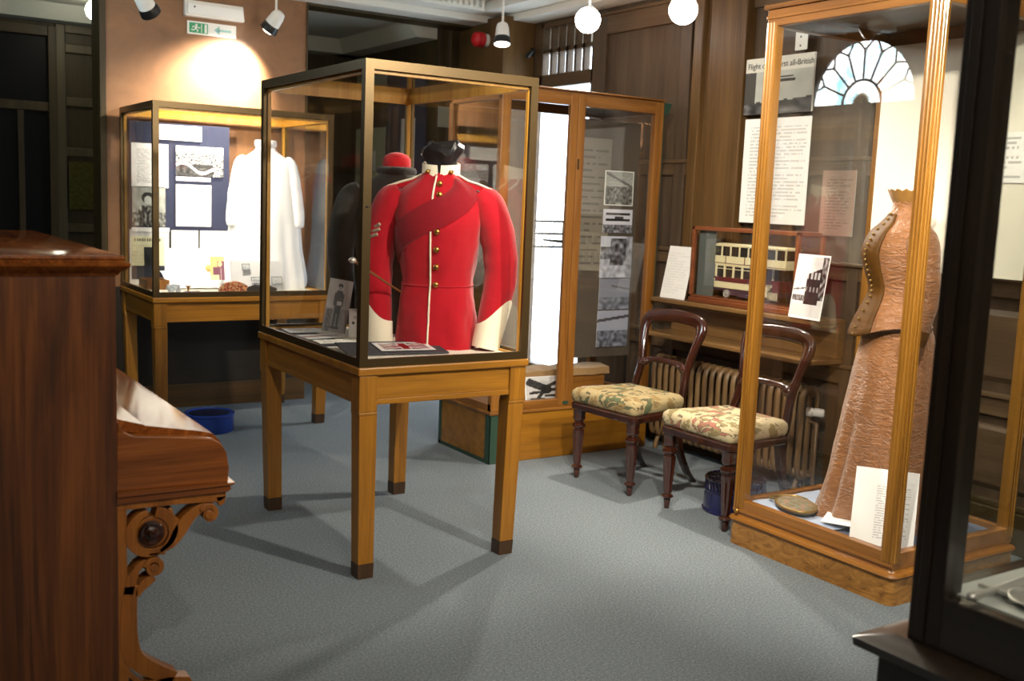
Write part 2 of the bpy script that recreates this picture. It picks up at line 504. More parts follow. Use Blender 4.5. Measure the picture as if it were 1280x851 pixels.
def ph_frontis(u, v):
    g = 0.85
    if v > 0.74:
        return (0.83, 0.83, 0.78)
    if v > 0.16 + 0.10 * abs(N(u * 7, 1.0)) + 0.10 * u:
        g = 0.74 + 0.05 * N(u * 5, v * 5)
        # a small flying machine high on the printed picture
        if abs(v - 0.58) < 0.02 and 0.32 < u < 0.75: g = 0.25
        if abs(v - 0.63) < 0.012 and 0.40 < u < 0.72: g = 0.3
        if abs(u - 0.40) < 0.015 and 0.54 < v < 0.69: g = 0.3
        if u < 0.16: g = 0.28
        return (g * 0.95, g * 0.97, g * 0.92)
    g = 0.3 + 0.25 * N(u * 9, v * 9)
    return grey(g)
def ph_notice(u, v):
    g = 0.5 + 0.3 * N(u * 12, v * 18)
    return (0.34 * g + 0.1, 0.32 * g + 0.09, 0.10 * g)

# ================================================================== SETTING
# --- floor: blue-grey carpet
t = NT('carpet')
v = t.coord()
n1 = t.noise(v, 110, 4, 0.8); n2 = t.noise(v, 1.3, 4, 0.6); n3 = t.noise(v, 300, 2, 0.6)
c = t.ramp(t.math('ADD', t.math('MULTIPLY', n1, 0.6), t.math('MULTIPLY', n3, 0.4)), [(0.36, rgb(70, 80, 88)), (0.5, rgb(113, 121, 127)), (0.64, rgb(158, 165, 169))])
c = t.mix(t.math('MULTIPLY', n2, 0.45), c, rgb(96, 106, 114))
t.l(c, t.b.inputs['Base Color']); t.b.inputs['Roughness'].default_value = 0.95
t.b.inputs['Specular IOR Level'].default_value = 0.1
t.bump(n3, 0.5, 0.004)
CARPET = t.m
struct('floor', MB().box(-1.7, 4.6, -2.6, 9.1, -0.05, 0), CARPET)

# --- ceiling with plaster ribs
m = MB().box(-1.7, 4.6, -2.6, 7.22, 2.95, 3.05)
struct('ceiling', m, PLASTER)
m = MB()
for yy in (1.2, 2.6, 4.0, 5.4):
    m.box(0.0, 3.9, yy - 0.09, yy + 0.09, 2.89, 2.95, top=(0, 0, 0.03, 0.03))
for xx in (0.9, 2.3, 3.55):
    m.box(xx - 0.09, xx + 0.09, 0.5, 6.7, 2.888, 2.95, top=(0.03, 0.03, 0, 0))
m.box(-0.1, 4.08, 6.82, 7.20, 2.88, 2.95); m.box(-0.1, 4.28, 6.98, 7.20, 2.83, 2.88)
m.box(4.08, 4.48, -2.5, 7.20, 2.88, 2.95); m.box(4.28, 4.48, -2.5, 7.20, 2.83, 2.88)
for k in range(60):   # dentil enrichment
    m.box(1.2 + k * 0.048, 1.2 + k * 0.048 + 0.026, 6.79, 6.84, 2.90, 2.95)
struct('cornice', m, PLASTER, bevel=0.006)
struct('ceiling_beam', MB().box(2.843, 4.2, 7.20, 7.40, 2.812, 2.96).box(-0.1, 1.49, 7.20, 7.40, 2.812, 2.96), DARKPANEL, bevel=0.008)
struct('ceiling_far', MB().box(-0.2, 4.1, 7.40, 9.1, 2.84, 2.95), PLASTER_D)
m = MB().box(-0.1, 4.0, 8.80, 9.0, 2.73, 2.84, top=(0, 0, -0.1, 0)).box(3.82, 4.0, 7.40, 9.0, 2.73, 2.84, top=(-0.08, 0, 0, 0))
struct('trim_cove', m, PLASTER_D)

# --- right wall: panelled oak with the tall bright window in it
m = MB()
X0, X1 = 4.48, 4.62
m.box(X0, X1, -2.6, 5.97, 0, 2.96)
m.box(X0, X1, 6.72, 7.4, 0, 2.96)
m.box(X0, X1, 5.97, 6.72, 0, 0.25)
m.box(X0, X1, 5.97, 6.72, 2.82, 2.96)
struct('wall_right', m, PANEL_Z)
m = MB()
for yy, w in ((5.90, 0.14), (5.02, 0.10), (4.10, 0.09), (3.62, 0.07), (3.05, 0.09), (2.45, 0.10), (1.85, 0.09), (1.20, 0.10), (0.5, 0.1), (-0.3, 0.1), (-1.2, 0.1)):
    m.box(4.452, 4.482, yy - w / 2, yy + w / 2, 0.2, 2.81)
struct('trim_1', m, PANEL_Z, bevel=0.006)
m = MB()
for z, w in ((0.66, 0.10), (1.20, 0.09), (1.75, 0.09), (2.72, 0.14)):
    m.box(4.456, 4.482, -2.5, 5.90, z - w / 2, z + w / 2)
    m.box(4.44, 4.482, -2.5, 5.90, z + w / 2 - 0.015, z + w / 2 + 0.008)
struct('trim_2', m, PANEL_H, bevel=0.005)
m = MB()
for ya, yb__ in ((0.56, 1.14), (1.26, 1.79), (1.91, 2.39), (2.51, 2.99), (3.11, 3.57)):
    for z0, z1 in ((0.26, 0.57), (0.76, 1.10)):
        M_ = Matrix(((0, 0, -1, 4.482), (1, 0, 0, 0), (0, -1, 0, 0), (0, 0, 0, 1)))
        m.box(ya + 0.03, yb__ - 0.03, -z1, -z0, 0.0, 0.018, M_, (0.03, 0.03, 0.03, 0.03))
struct('trim_7', m, PANEL_H, bevel=0.002)
struct('baseboard_right', MB().box(4.44, 4.482, -2.5, 7.1, 0, 0.19).box(4.455, 4.482, -2.5, 7.1, 0.19, 0.22), DARKPANEL, bevel=0.006)
PIL = wood('pilaster_oak', rgb(66, 46, 24), rgb(98, 72, 40), rgb(118, 90, 52), 'z', 0.7, 0.45, 0.0, 0.4, 0.3)
struct('pilaster', MB().box(4.40, 4.482, 4.46, 4.779, 0.96, 2.81).box(4.37, 4.482, 4.78, 4.86, 0.96, 2.81), PIL, bevel=0.008)
struct('pilaster_corner', MB().box(4.20, 4.482, 6.74, 7.40, 0.0, 2.86), PIL, bevel=0.008)

# window with a small-paned transom in the right wall
DAY = emit('daylit_frosted_glass', (0.72, 0.87, 1.0, 1), 6.0)
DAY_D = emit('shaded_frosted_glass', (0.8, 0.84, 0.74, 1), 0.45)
w1 = tag(MB().box(4.47, 4.53, 5.965, 6.655, 2.345, 2.44).box(4.47, 4.53, 5.965, 6.01, 0.25, 2.82).box(4.47, 4.53, 6.615, 6.73, 2.35, 2.82).box(4.47, 4.53, 6.69, 6.73, 0.25, 2.35)
         .box(4.47, 4.53, 5.965, 6.655, 2.78, 2.82).box(4.45, 4.53, 5.965, 6.73, 0.20, 0.28).build('window_1', PANEL_H, bevel=0.004), kind='structure')
m = MB()
for k in range(1, 6):
    yy = 6.01 + (6.615 - 6.01) * k / 6
    m.box(4.475, 4.525, yy - 0.014, yy + 0.014, 2.44, 2.78)
m.box(4.475, 4.525, 6.0, 6.62, 2.595, 2.625)
m.build('lattice', PANEL_H, w1)
MB().box(4.535, 4.545, 6.0, 6.62, 2.44, 2.61).build('lower_transom_glass', DAY, w1)
MB().box(4.535, 4.545, 6.0, 6.62, 2.61, 2.79).build('upper_transom_glass', DAY_D, w1)
MB().box(4.535, 4.545, 6.0, 6.70, 0.27, 2.35).build('large_pane', DAY, w1)

# --- left wall (beside the piano, out of frame) with the fanlight that mirrors in the dress case
m = MB()
XL = -0.1
fy, fr = 5.697, 0.515
m.box(XL - 0.12, XL, 0.9, fy - fr - 0.02, 0, 2.96)
m.box(XL - 0.12, XL, fy + fr + 0.02, 9.1, 0, 2.96)
m.box(XL - 0.12, XL, fy - fr - 0.02, fy + fr + 0.02, 0, 2.36)
NSEG = 24
arc = [(fy - fr * math.cos(PI * k / NSEG), 2.385 + fr * math.sin(PI * k / NSEG)) for k in range(NSEG + 1)]
poly = [(fy - fr - 0.02, 2.96), (fy - fr - 0.02, 2.36), (fy - fr, 2.36)] + arc + [(fy + fr, 2.36), (fy + fr + 0.02, 2.36), (fy + fr + 0.02, 2.96)]
for k in range(NSEG):
    (a0, z0), (a1, z1) = arc[k], arc[k + 1]
    v = [m.bm.verts.new(p) for p in ((XL, a0, z0), (XL, a1, z1), (XL, a1, 2.96), (XL, a0, 2.96), (XL - .12, a0, z0), (XL - .12, a1, z1), (XL - .12, a1, 2.96), (XL - .12, a0, 2.96))]
    for q in ((0, 1, 2, 3), (7, 6, 5, 4), (0, 4, 5, 1)):
        m._f([v[i] for i in q])
struct('wall_left', m, DARKPANEL)
t = NT('fanlight_sky_and_trees')
n = t.noise(t.coord(), 6.0, 5, 0.7)
c = t.ramp(n, [(0.36, (0.22, 0.50, 0.58, 1)), (0.44, (0.55, 0.84, 0.95, 1)), (0.52, (0.92, 0.98, 1, 1))])
t.l(c, t.b.inputs['Emission Color']); t.b.inputs['Emission Strength'].default_value = 22.0
t.b.inputs['Base Color'].default_value = (0, 0, 0, 1)
FANSKY = t.m
w2 = tag(MB().box(XL - 0.03, XL + 0.03, fy - fr - 0.04, fy + fr + 0.04, 2.34, 2.387).build('window_2', DARKPANEL, bevel=0.004), kind='structure')
IRON = plain('dark_iron', rgb(28, 30, 28), 0.5, 0.3)
m = MB()
m.tube([(XL - 0.02, a, z) for a, z in arc], 0.02, 6)
r1 = 0.19
m.tube([(XL - 0.02, fy - r1 * math.cos(PI * k / 16), 2.387 + r1 * math.sin(PI * k / 16)) for k in range(17)], 0.011, 6)
for k in range(1, 8):
    a = PI * k / 8
    m.tube([(XL - 0.02, fy - r * math.cos(a), 2.387 + r * math.sin(a)) for r in (r1, 0.44)], 0.009, 6)
    for s in (-1, 1):
        a2 = a + s * PI / 16
        m.tube([(XL - 0.02, fy - r * math.cos(b), 2.387 + r * math.sin(b)) for r, b in ((0.42, a), (0.46, a + s * PI / 40), (0.495, a + s * PI / 22), (0.505, a2))], 0.008, 6)
m.build('iron_tracery', IRON, w2)
m = MB()
for k in range(13):
    a = PI * (k + 0.5) / 13
    m.tube([(XL - 0.015, fy - r * math.cos(a), 2.387 + r * math.sin(a)) for r in (0.01, 0.06, 0.095)], [0.004, 0.009, 0.003], 6)
m.build('sunburst', BRASS, w2)
m = MB()
vs = [m.bm.verts.new((XL - 0.06, a, z)) for a, z in arc]
m._f(vs)
m.build('fan_glass', FANSKY, w2)

# remaining enclosure behind the camera
m = MB().box(-1.72, 4.62, -2.72, -2.6, 0, 2.96)
struct('wall_rear', m, PANEL_Z)
struct('wall_entry', MB().box(-1.72, -1.6, -2.6, 1.0, 0, 2.96).box(-1.6, -0.1, 0.9, 1.0, 0, 2.96), PANEL_Z)

# --- projecting wall behind the gown case
struct('wall_back', MB().box(1.4927, 2.843, 7.20, 7.40, 0, 2.96), STUBWOOD)
struct('trim_3', MB().box(1.452, 1.4927, 7.18, 7.42, 0, 2.95).box(2.843, 2.856, 7.19, 7.41, 0, 2.812), DARKPANEL, bevel=0.004)
struct('trim_6', MB().box(1.4927, 2.843, 7.188, 7.20, 0.16, 0.84), wood('dado_dark_oak', rgb(20, 15, 9), rgb(32, 24, 14), rgb(40, 30, 18), 'x', 0.7, 0.5))
struct('baseboard_back', MB().box(1.4927, 2.86, 7.175, 7.20, 0, 0.16), wood('skirting_oak', rgb(60, 42, 16), rgb(88, 62, 26), rgb(100, 72, 32), 'x'), bevel=0.004)

# --- far hall behind the beam
struct('wall_far', MB().box(-0.2, 4.1, 9.0, 9.12, 0, 2.95), DARKPANEL)
m = MB().box(4.0, 4.12, 7.53, 9.12, 0, 2.95).box(4.0, 4.22, 7.40, 7.53, 0, 2.95)
struct('wall_far_right', m, DARKPANEL)
m = MB()
for xx in (4.02, 4.11):
    m.box(xx - 0.012, xx + 0.012, 7.385, 7.401, 0.2, 2.81)
m.box(4.0, 4.2, 7.38, 7.401, 2.3, 2.36)
struct('trim_4', m, PANEL_Z)
m = MB()
for xx in (1.525, 1.84):
    m.box(xx - 0.035, xx + 0.035, 8.965, 9.0, 0, 2.73)
for z in (2.70, 2.55, 2.14, 1.75, 1.15, 0.1):
    m.box(1.56, 1.805, 8.97, 9.0, z - 0.035, z + 0.035)
struct('trim_5', m, wood('far_oak', rgb(48, 40, 18), rgb(72, 60, 28), rgb(88, 74, 36), 'z', 0.7, 0.5), bevel=0.006)
DARKDOOR = plain('dark_door_glass', rgb(8, 8, 10), 0.5, 0.0, 0.15)
d1 = tag(MB().box(0.3, 0.36, 8.93, 9.0, 0, 2.70).box(1.43, 1.49, 8.93, 9.0, 0, 2.70).box(0.36, 1.43, 8.932, 9.0, 2.62, 2.70).box(0.36, 1.43, 8.94, 9.0, 2.05, 2.12).box(1.205, 1.25, 8.94, 9.0, 0, 2.05).build('door_1', DARKPANEL, bevel=0.005), kind='structure')
MB().box(0.36, 1.43, 8.975, 8.99, 0, 2.62).build('glass_pane', DARKDOOR, d1)

# ================================================================== TABLE DISPLAY CASES (bronze frame on an oak table)
def table_case(name, label, x0, y0, w, d, legh=0.72):
    T = thing(name, label, 'display case', (x0 + w / 2, y0 + d / 2, 0))
    hw, hd = w / 2, d / 2
    zt, zb = 2.0, 0.85
    MB().box(-hw - 0.006, hw + 0.006, -hd - 0.006, hd + 0.006, 0.818, 0.85).build('table_top', OAK_X, T, bevel=0.006)
    i = 0.014
    for sg in (-1, 1):
        ya = sorted((sg * (hd - i), sg * (hd - i - 0.022))); yb_ = sorted((sg * (hd - i + 0.003), sg * (hd - i - 0.020)))
        MB().box(-hw + 0.07, hw - 0.07, ya[0], ya[1], 0.722, 0.818).box(-hw + 0.07, hw - 0.07, yb_[0], yb_[1], 0.700, 0.7219).build('front_apron' if sg < 0 else 'rear_apron', OAK_X, T, bevel=0.002)
        xa = sorted((sg * (hw - i), sg * (hw - i - 0.022))); xb_ = sorted((sg * (hw - i + 0.003), sg * (hw - i - 0.020)))
        MB().box(xa[0], xa[1], -hd + 0.07, hd - 0.07, 0.722, 0.818).box(xb_[0], xb_[1], -hd + 0.07, hd - 0.07, 0.700, 0.7219).build('side_apron', OAK_Y, T, bevel=0.002)
    for sx in (-1, 1):
        for sy in (-1, 1):
            cx, cy = sx * (hw - 0.041), sy * (hd - 0.041)
            def ring(z, s, off):
                c0, c1 = cx - sx * off, cy - sy * off
                return [(c0 - s, c1 - s, z), (c0 + s, c1 - s, z), (c0 + s, c1 + s, z), (c0 - s, c1 + s, z)]
            L = MB().loft([ring(0.06, 0.0335, 0.013), ring(0.66, 0.038, 0.003), ring(0.668, 0.0395, 0.001), ring(0.672, 0.0385, 0.0015), ring(0.68, 0.0385, 0.0), ring(0.817, 0.0385, 0.0)]).build('leg', OAK_Z, T, bevel=0.003)
            tp = MB().loft([ring(0.0, 0.0325, 0.0145), ring(0.06, 0.0338, 0.013)]).build('leg_tip', DARKTIP, L)
            tp['label'] = 'dark stained foot of the leg'
    # bronze outer frame
    f = 0.036
    m = MB()
    for z0, z1 in ((zb, zb + 0.032), (zt - f, zt)):
        m.box(-hw, hw, -hd, -hd + 0.014, z0, z1); m.box(-hw, hw, hd - 0.014, hd, z0, z1)
        m.box(-hw, -hw + 0.014, -hd + 0.014, hd - 0.014, z0, z1); m.box(hw - 0.014, hw, -hd + 0.014, hd - 0.014, z0, z1)
    m.box(-hw + 0.014, hw - 0.014, -hd + 0.014, -hd + f, zt - 0.006, zt); m.box(-hw + 0.014, hw - 0.014, hd - f, hd - 0.014, zt - 0.006, zt)
    m.box(-hw + 0.014, -hw + f, -hd + f, hd - f, zt - 0.006, zt); m.box(hw - f, hw - 0.014, -hd + f, hd - f, zt - 0.006, zt)
    for sx in (-1, 1):
        for sy in (-1, 1):
            a0, a1 = sorted((sx * hw, sx * (hw - 0.034))); b0, b1 = sorted((sy * hd, sy * (hd - 0.014)))
            m.box(a0, a1, b0, b1, zb + 0.032, zt - f)
            a0, a1 = sorted((sx * hw, sx * (hw - 0.014))); b0, b1 = sorted((sy * (hd - 0.014), sy * (hd - 0.034)))
            m.box(a0, a1, b0, b1, zb + 0.032, zt - f)
    fr_ = m.build('frame', BRONZE, T)
    fr_['label'] = 'dark bronze frame of the glass hood'
    # oak lining inside the frame
    m = MB()
    g0, g1 = 0.019, 0.036
    m.box(-hw + g0, hw - g0, -hd + g0, -hd + g1, zt - 0.05, zt - 0.007); m.box(-hw + g0, hw - g0, hd - g1, hd - g0, zt - 0.05, zt - 0.007)
    m.box(-hw + g0, -hw + g1, -hd + g1, hd - g1, zt - 0.05, zt - 0.007); m.box(hw - g1, hw - g0, -hd + g1, hd - g1, zt - 0.05, zt - 0.007)
    for sx in (-1, 1):
        for sy in (-1, 1):
            a0, a1 = sorted((sx * (hw - g0), sx * (hw - g1))); b0, b1 = sorted((sy * (hd - g0), sy * (hd - g1)))
            m.box(a0, a1, b0, b1, zb, zt - 0.05)
    m.box(-hw + g0, hw - g0, -hd + g0, -hd + g1, zb, zb + 0.02); m.box(-hw + g0, hw - g0, hd - g1, hd - g0, zb, zb + 0.02)
    m.box(-hw + g0, -hw + g1, -hd + g1, hd - g1, zb, zb + 0.02); m.box(hw - g1, hw - g0, -hd + g1, hd - g1, zb, zb + 0.02)
    m.build('oak_lining', LINING, T, bevel=0.001)
    MB().box(-hw + g1, hw - g1, -hd + g1, hd - g1, zb, zb + 0.012).build('display_floor', cloth(name + '_linen', rgb(214, 208, 190), rgb(226, 220, 204), 20), T)
    for P in ((-hw + .016, hw - .016, -hd + .015, -hd + .0185, zb + .003, zt - .007), (-hw + .016, hw - .016, hd - .0185, hd - .015, zb + .003, zt - .007),
              (-hw + .015, -hw + .0185, -hd + .019, hd - .019, zb + .003, zt - .007), (hw - .0185, hw - .015, -hd + .019, hd - .019, zb + .003, zt - .007),
              (-hw + .036, hw - .036, -hd + .036, hd - .036, zt - .012, zt - .008)):
        MB().box(*P).build('glass_pane', GLASS, T)
    MB().lathe([(0.0045, 0), (0.0045, 0.004), (0.002, 0.005)], 12, Matrix.Translation((-hw + 0.017, -hd, 1.46)) @ Matrix.Rotation(R(90), 4, 'X')).build('lock', BLACK, T)
    return T
CASE = table_case('table_display_case', 'bronze framed glass case on oak table holding the red tunic', 1.654, 3.60, 0.766, 1.124)
CASE2 = table_case('table_display_case.001', 'wide glass case on oak table holding the white smock', 1.5685, 6.325, 1.125, 0.849)
DF = 0.862   # top of the display floor

# ================================================================== RED TUNIC
RED = cloth('red_wool', rgb(160, 6, 24), rgb(180, 12, 34), 30, 0.85, 0.25)
REDSASH = cloth('red_sash', rgb(122, 8, 24), rgb(144, 15, 32), 60, 0.9, 0.2, 0.4)
IVORY = cloth('ivory_facing', rgb(236, 226, 200), rgb(244, 236, 214), 30, 0.85, 0.1)
T = thing('red_tunic', 'scarlet military tunic with white collar and cuffs on a dummy', 'tunic', (2.19, 3.985, DF), R(-36))
TK = [  # z, half width, half depth, centre y
    (0.0, 0.178, 0.140, 0.0), (0.10, 0.174, 0.137, 0.0), (0.22, 0.163, 0.126, 0.0), (0.29, 0.157, 0.120, 0.0), (0.40, 0.168, 0.128, -0.006), (0.52, 0.186, 0.135, -0.010),
    (0.60, 0.190, 0.124, -0.004), (0.655, 0.180, 0.105, 0.004), (0.69, 0.146, 0.092, 0.012), (0.72, 0.102, 0.080, 0.016), (0.745, 0.078, 0.070, 0.016)]
def tun(th, z, off=0.0):
    a, b, cy = interp(TK, z)
    c, s = math.cos(th), math.sin(th)
    e = 0.86
    x = (a + off) * math.copysign(abs(c) ** e, c); y = (b + off) * math.copysign(abs(s) ** e, s) + cy
    # soft wool folds: vertical ones in the skirt, drag lines at the waist
    fold = 0.0045 * math.sin(th * 7 + 1.3 * math.sin(z * 12)) * smooth(0.30, 0.0, z) + 0.010 * mnoise.noise(Vector((math.cos(th) * 2.2, math.sin(th) * 2.2, z * 6))) + 0.004 * mnoise.noise(Vector((math.cos(th) * 7, math.sin(th) * 7, z * 22)))
    return Vector((x + c * fold, y + s * fold, z))
NS = 56
rings = [[tun(2 * PI * i / NS, 0.745 * k / 46) for i in range(NS)] for k in range(47)]
m = MB().loft(rings)
m.build('tunic_body', RED, T, smooth=60)
def sleeve(s, pts, name='sleeve'):
    n = 26; P = spline(pts, n); ringz = []
    for k, (x, y, z, r, ry) in enumerate(P):
        t_ = k / (n - 1)
        a = P[max(k - 1, 0)]; b = P[min(k + 1, n - 1)]
        d = Vector((b[0] - a[0], b[1] - a[1], b[2] - a[2])).normalized()
        u = Vector((0, 1, 0)); u = (u - d * u.dot(d)).normalized(); w = d.cross(u)
        ring = []
        for i in range(28):
            th = 2 * PI * i / 28
            f = 1 + 0.05 * mnoise.noise(Vector((th * 1.2 + s * 5, t_ * 9, 1.0))) + 0.03 * math.sin(t_ * 40 + 2 * math.sin(th)) * smooth(0.25, 0.5, t_) * smooth(0.8, 0.6, t_)
            ring.append(Vector((x, y, z)) + w * (r * f * math.cos(th)) + u * (ry * f * math.sin(th)))
        ringz.append(ring)
    return ringz
SR = [(0.165, 0.008, 0.658, 0.05, 0.060), (0.205, 0.006, 0.62, 0.072, 0.082), (0.245, 0.004, 0.52, 0.076, 0.084), (0.272, -0.004, 0.40, 0.074, 0.080), (0.275, -0.018, 0.29, 0.070, 0.075), (0.250, -0.040, 0.15, 0.062, 0.066), (0.224, -0.058, 0.012, 0.056, 0.060)]
SL = [(-0.165, 0.008, 0.658, 0.05, 0.060), (-0.205, 0.006, 0.62, 0.072, 0.082), (-0.240, 0.004, 0.52, 0.075, 0.083), (-0.262, -0.004, 0.40, 0.072, 0.078), (-0.264, -0.018, 0.29, 0.068, 0.073), (-0.250, -0.040, 0.15, 0.060, 0.064), (-0.235, -0.058, 0.012, 0.054, 0.058)]
for s, P in ((1, SR), (-1, SL)):
    rz_ = sleeve(s, P)
    o = MB().loft(rz_).build('sleeve', RED, T, smooth=60)
    # pointed white cuff shell over the lower sleeve
    m = MB(); n = len(rz_); cuff = []
    M0 = 16
    grid = []
    for i in range(28):
        th = 2 * PI * i / 28
        # higher towards the outer back of the sleeve
        out = 0.5 - 0.5 * math.cos(th - (R(-28) if s > 0 else R(180 + 20)))
        out = 1 - out
        hfrac = 0.105 + 0.15 * max(0.0, out) ** 3.0
        col = []
        for k in range(7):
            q = (1 - hfrac * (1 - k / 6)) * (n - 1)
            i0 = min(int(q), n - 2); f = q - i0
            p = rz_[i0][i].lerp(rz_[i0 + 1][i], f)
            c0 = sum(rz_[i0], Vector()) / 28; c1 = sum(rz_[i0 + 1], Vector()) / 28
            cc = c0.lerp(c1, f)
            p = cc + (p - cc) * 1.05 + (p - cc).normalized() * 0.002
            if k == 6: p = p + Vector((0, 0, -0.006))
            col.append(p)
        grid.append(col)
    m.loft([[grid[i][k] for i in range(28)] for k in range(7)], True, False)
    cf = m.build('cuff', IVORY, o, smooth=50)
    cf['label'] = 'pointed white cuff'
    if s < 0:
        m = MB()
        for j in range(3):
            for dz in (0, 1):
                pass
            zc = 0.50 - j * 0.022
            pts = []
            for q in range(9):
                ph = PI + R(-28) + R(84) * q / 8
                k_ = (0.655 - (zc - 0.022 * abs(q - 4) / 4 + 0.02)) / 0.645 * (n - 1)
                i0 = max(0, min(int(k_), n - 2))
                c0 = sum(rz_[i0], Vector()) / 28
                rr = 0.086
                pts.append((c0.x + rr * math.cos(ph + R(20)), c0.y + (rr + 0.007) * math.sin(ph + R(20)), zc - 0.022 * abs(q - 4) / 4 * (-1)))
            m.tube(pts, 0.0075, 6)
        ch = m.build('chevron', cloth('worn_lace', rgb(158, 140, 120), rgb(180, 160, 138), 50), o)
        ch['label'] = 'pale sergeant stripes on the upper sleeve'
# shoulder straps with white piping
for s in (1, -1):
    pts = [Vector((s * 0.070, 0.016, 0.740)), Vector((s * 0.12, 0.010, 0.712)), Vector((s * 0.17, 0.008, 0.698)), Vector((s * 0.222, 0.008, 0.678)), Vector((s * 0.244, 0.008, 0.652))]
    st_ = MB().loft([[p + Vector((0, -0.024, 0)), p + Vector((0, 0.028, 0)), p + Vector((0, 0.028, -0.02)), p + Vector((0, -0.024, -0.02))] for p in pts]).build('shoulder_strap', RED, T, smooth=40)
    pts = [Vector((s * 0.078, 0.012, 0.738)), Vector((s * 0.12, 0.006, 0.716)), Vector((s * 0.17, 0.004, 0.702)), Vector((s * 0.222, 0.004, 0.682)), Vector((s * 0.245, 0.004, 0.655))]
    m = MB()
    m.tube([p + Vector((0, -0.022, 0.002)) for p in pts] + [pts[-1] + Vector((s * 0.004, 0.004, 0.002))] + [p + Vector((0, 0.03, 0.002)) for p in reversed(pts)], 0.0045, 6)
    m.build('piping', IVORY, st_, smooth=60)
# collar
def collar_ring(z, off, n=36, gap=0.22, zf=0.0):
    out = []
    for i in range(n):
        th = -PI / 2 + gap + (2 * PI - 2 * gap) * i / (n - 1)
        a, b = 0.078 + off, 0.070 + off
        out.append(Vector((a * math.cos(th), 0.016 + b * math.sin(th), z + 0.012 * math.sin(th) + zf)))
    return out
m = MB()
prof = [(0.716, 0.010), (0.736, 0.004), (0.786, 0.004), (0.790, 0.001), (0.786, -0.004), (0.716, 0.0)]
m.loft([collar_ring(z, o_, gap=0.035 + (z - 0.716) * 0.9) for z, o_ in prof], False, False)
cl = m.build('collar', IVORY, T, smooth=50)
cl['label'] = 'white standing collar'
for th in (-PI / 2 + 0.62, -PI / 2 - 0.62):
    m = MB()
    p = Vector((0.084 * math.cos(th), 0.016 + 0.076 * math.sin(th), 0.750))
    m.ball(p, 0.0105, 12, None, (1, 1, 1)); m.tube([p + Vector((-0.012, 0, -0.005)), p + Vector((0.012, 0, 0.006))], 0.005, 6)
    m.build('collar_badge', BRASS, cl, smooth=60)
# front piping and buttons
m = MB()
m.tube([tun(-PI / 2 - 0.06, 0.004 + 0.73 * k / 40, 0.003) for k in range(41)], 0.0042, 6)
m.build('front_piping', IVORY, T, smooth=60)
for z in (0.700, 0.655, 0.500, 0.425, 0.352, 0.277):
    p = tun(-PI / 2 + 0.04, z, 0.004)
    MB().lathe([(0.013, 0), (0.013, 0.003), (0.0105, 0.008), (0.005, 0.0105), (0.0, 0.011)], 16, Matrix.Translation(p) @ Matrix.Rotation(R(90), 4, 'X')).build('button', BRASS, T, smooth=40)
# waist seam and crossbody sash
m = MB(); m.tube([tun(2 * PI * i / 60, 0.272 + 0.004 * math.sin(2 * PI * i / 60), 0.0015) for i in range(60)], 0.0028, 6, closed=True)
m.build('waist_seam', RED, T, smooth=60)
m = MB(); rg = []
K = 34
for k in range(K + 1):
    q = k / K
    th = R(-28) + R(-172) * q
    zc = 0.722 - 0.44 * q + 0.11 * q * q
    wd = 0.052
    tl = 0.35
    up_ = tun(th - 0.10, min(zc + wd, 0.728), 0.008); dn = tun(th + 0.16, zc - wd, 0.008)
    mid_a = tun(th - 0.03, min(zc + wd * 0.4, 0.715), 0.012); mid_b = tun(th + 0.06, zc - wd * 0.4, 0.012)
    bk_u = tun(th - 0.10, min(zc + wd, 0.728), -0.004); bk_d = tun(th + 0.16, zc - wd, -0.004)
    rg.append([up_, mid_a, mid_b, dn, bk_d, bk_u])
m.loft(rg)
sh = m.build('sash', REDSASH, T, smooth=60)
sh['label'] = 'dull crimson sash worn shoulder to hip'
# black cloth filling the neck of the dummy
m = MB(); rg = []
for k in range(13):
    q = k / 12
    rr = lerp(0.064, 0.090, smooth(0.35, 0.85, q)) * (1 if q < 0.9 else 0.80)
    rg.append([(rr * (1 + 0.16 * mnoise.noise(Vector((math.cos(2 * PI * i / 32) * 2.2, math.sin(2 * PI * i / 32) * 2.2, q * 3.5))) + 0.05 * math.sin(5 * 2 * PI * i / 32 + q * 4)) * math.cos(2 * PI * i / 32) + 0.004,
                0.016 + rr * 0.9 * (1 + 0.22 * mnoise.noise(Vector((math.cos(2 * PI * i / 32) * 2.2 + 5, math.sin(2 * PI * i / 32) * 2.2, q * 3.5)))) * math.sin(2 * PI * i / 32),
                0.735 + 0.135 * q + 0.055 * mnoise.noise(Vector((math.cos(2 * PI * i / 32) * 1.8, math.sin(2 * PI * i / 32) * 1.8, 9))) * q) for i in range(32)])
m.loft(rg)
nk = m.build('neck_cloth', plain('black_satin', rgb(26, 27, 32), 0.32), T, smooth=80)
nk['label'] = 'crumpled black cloth in the neck'

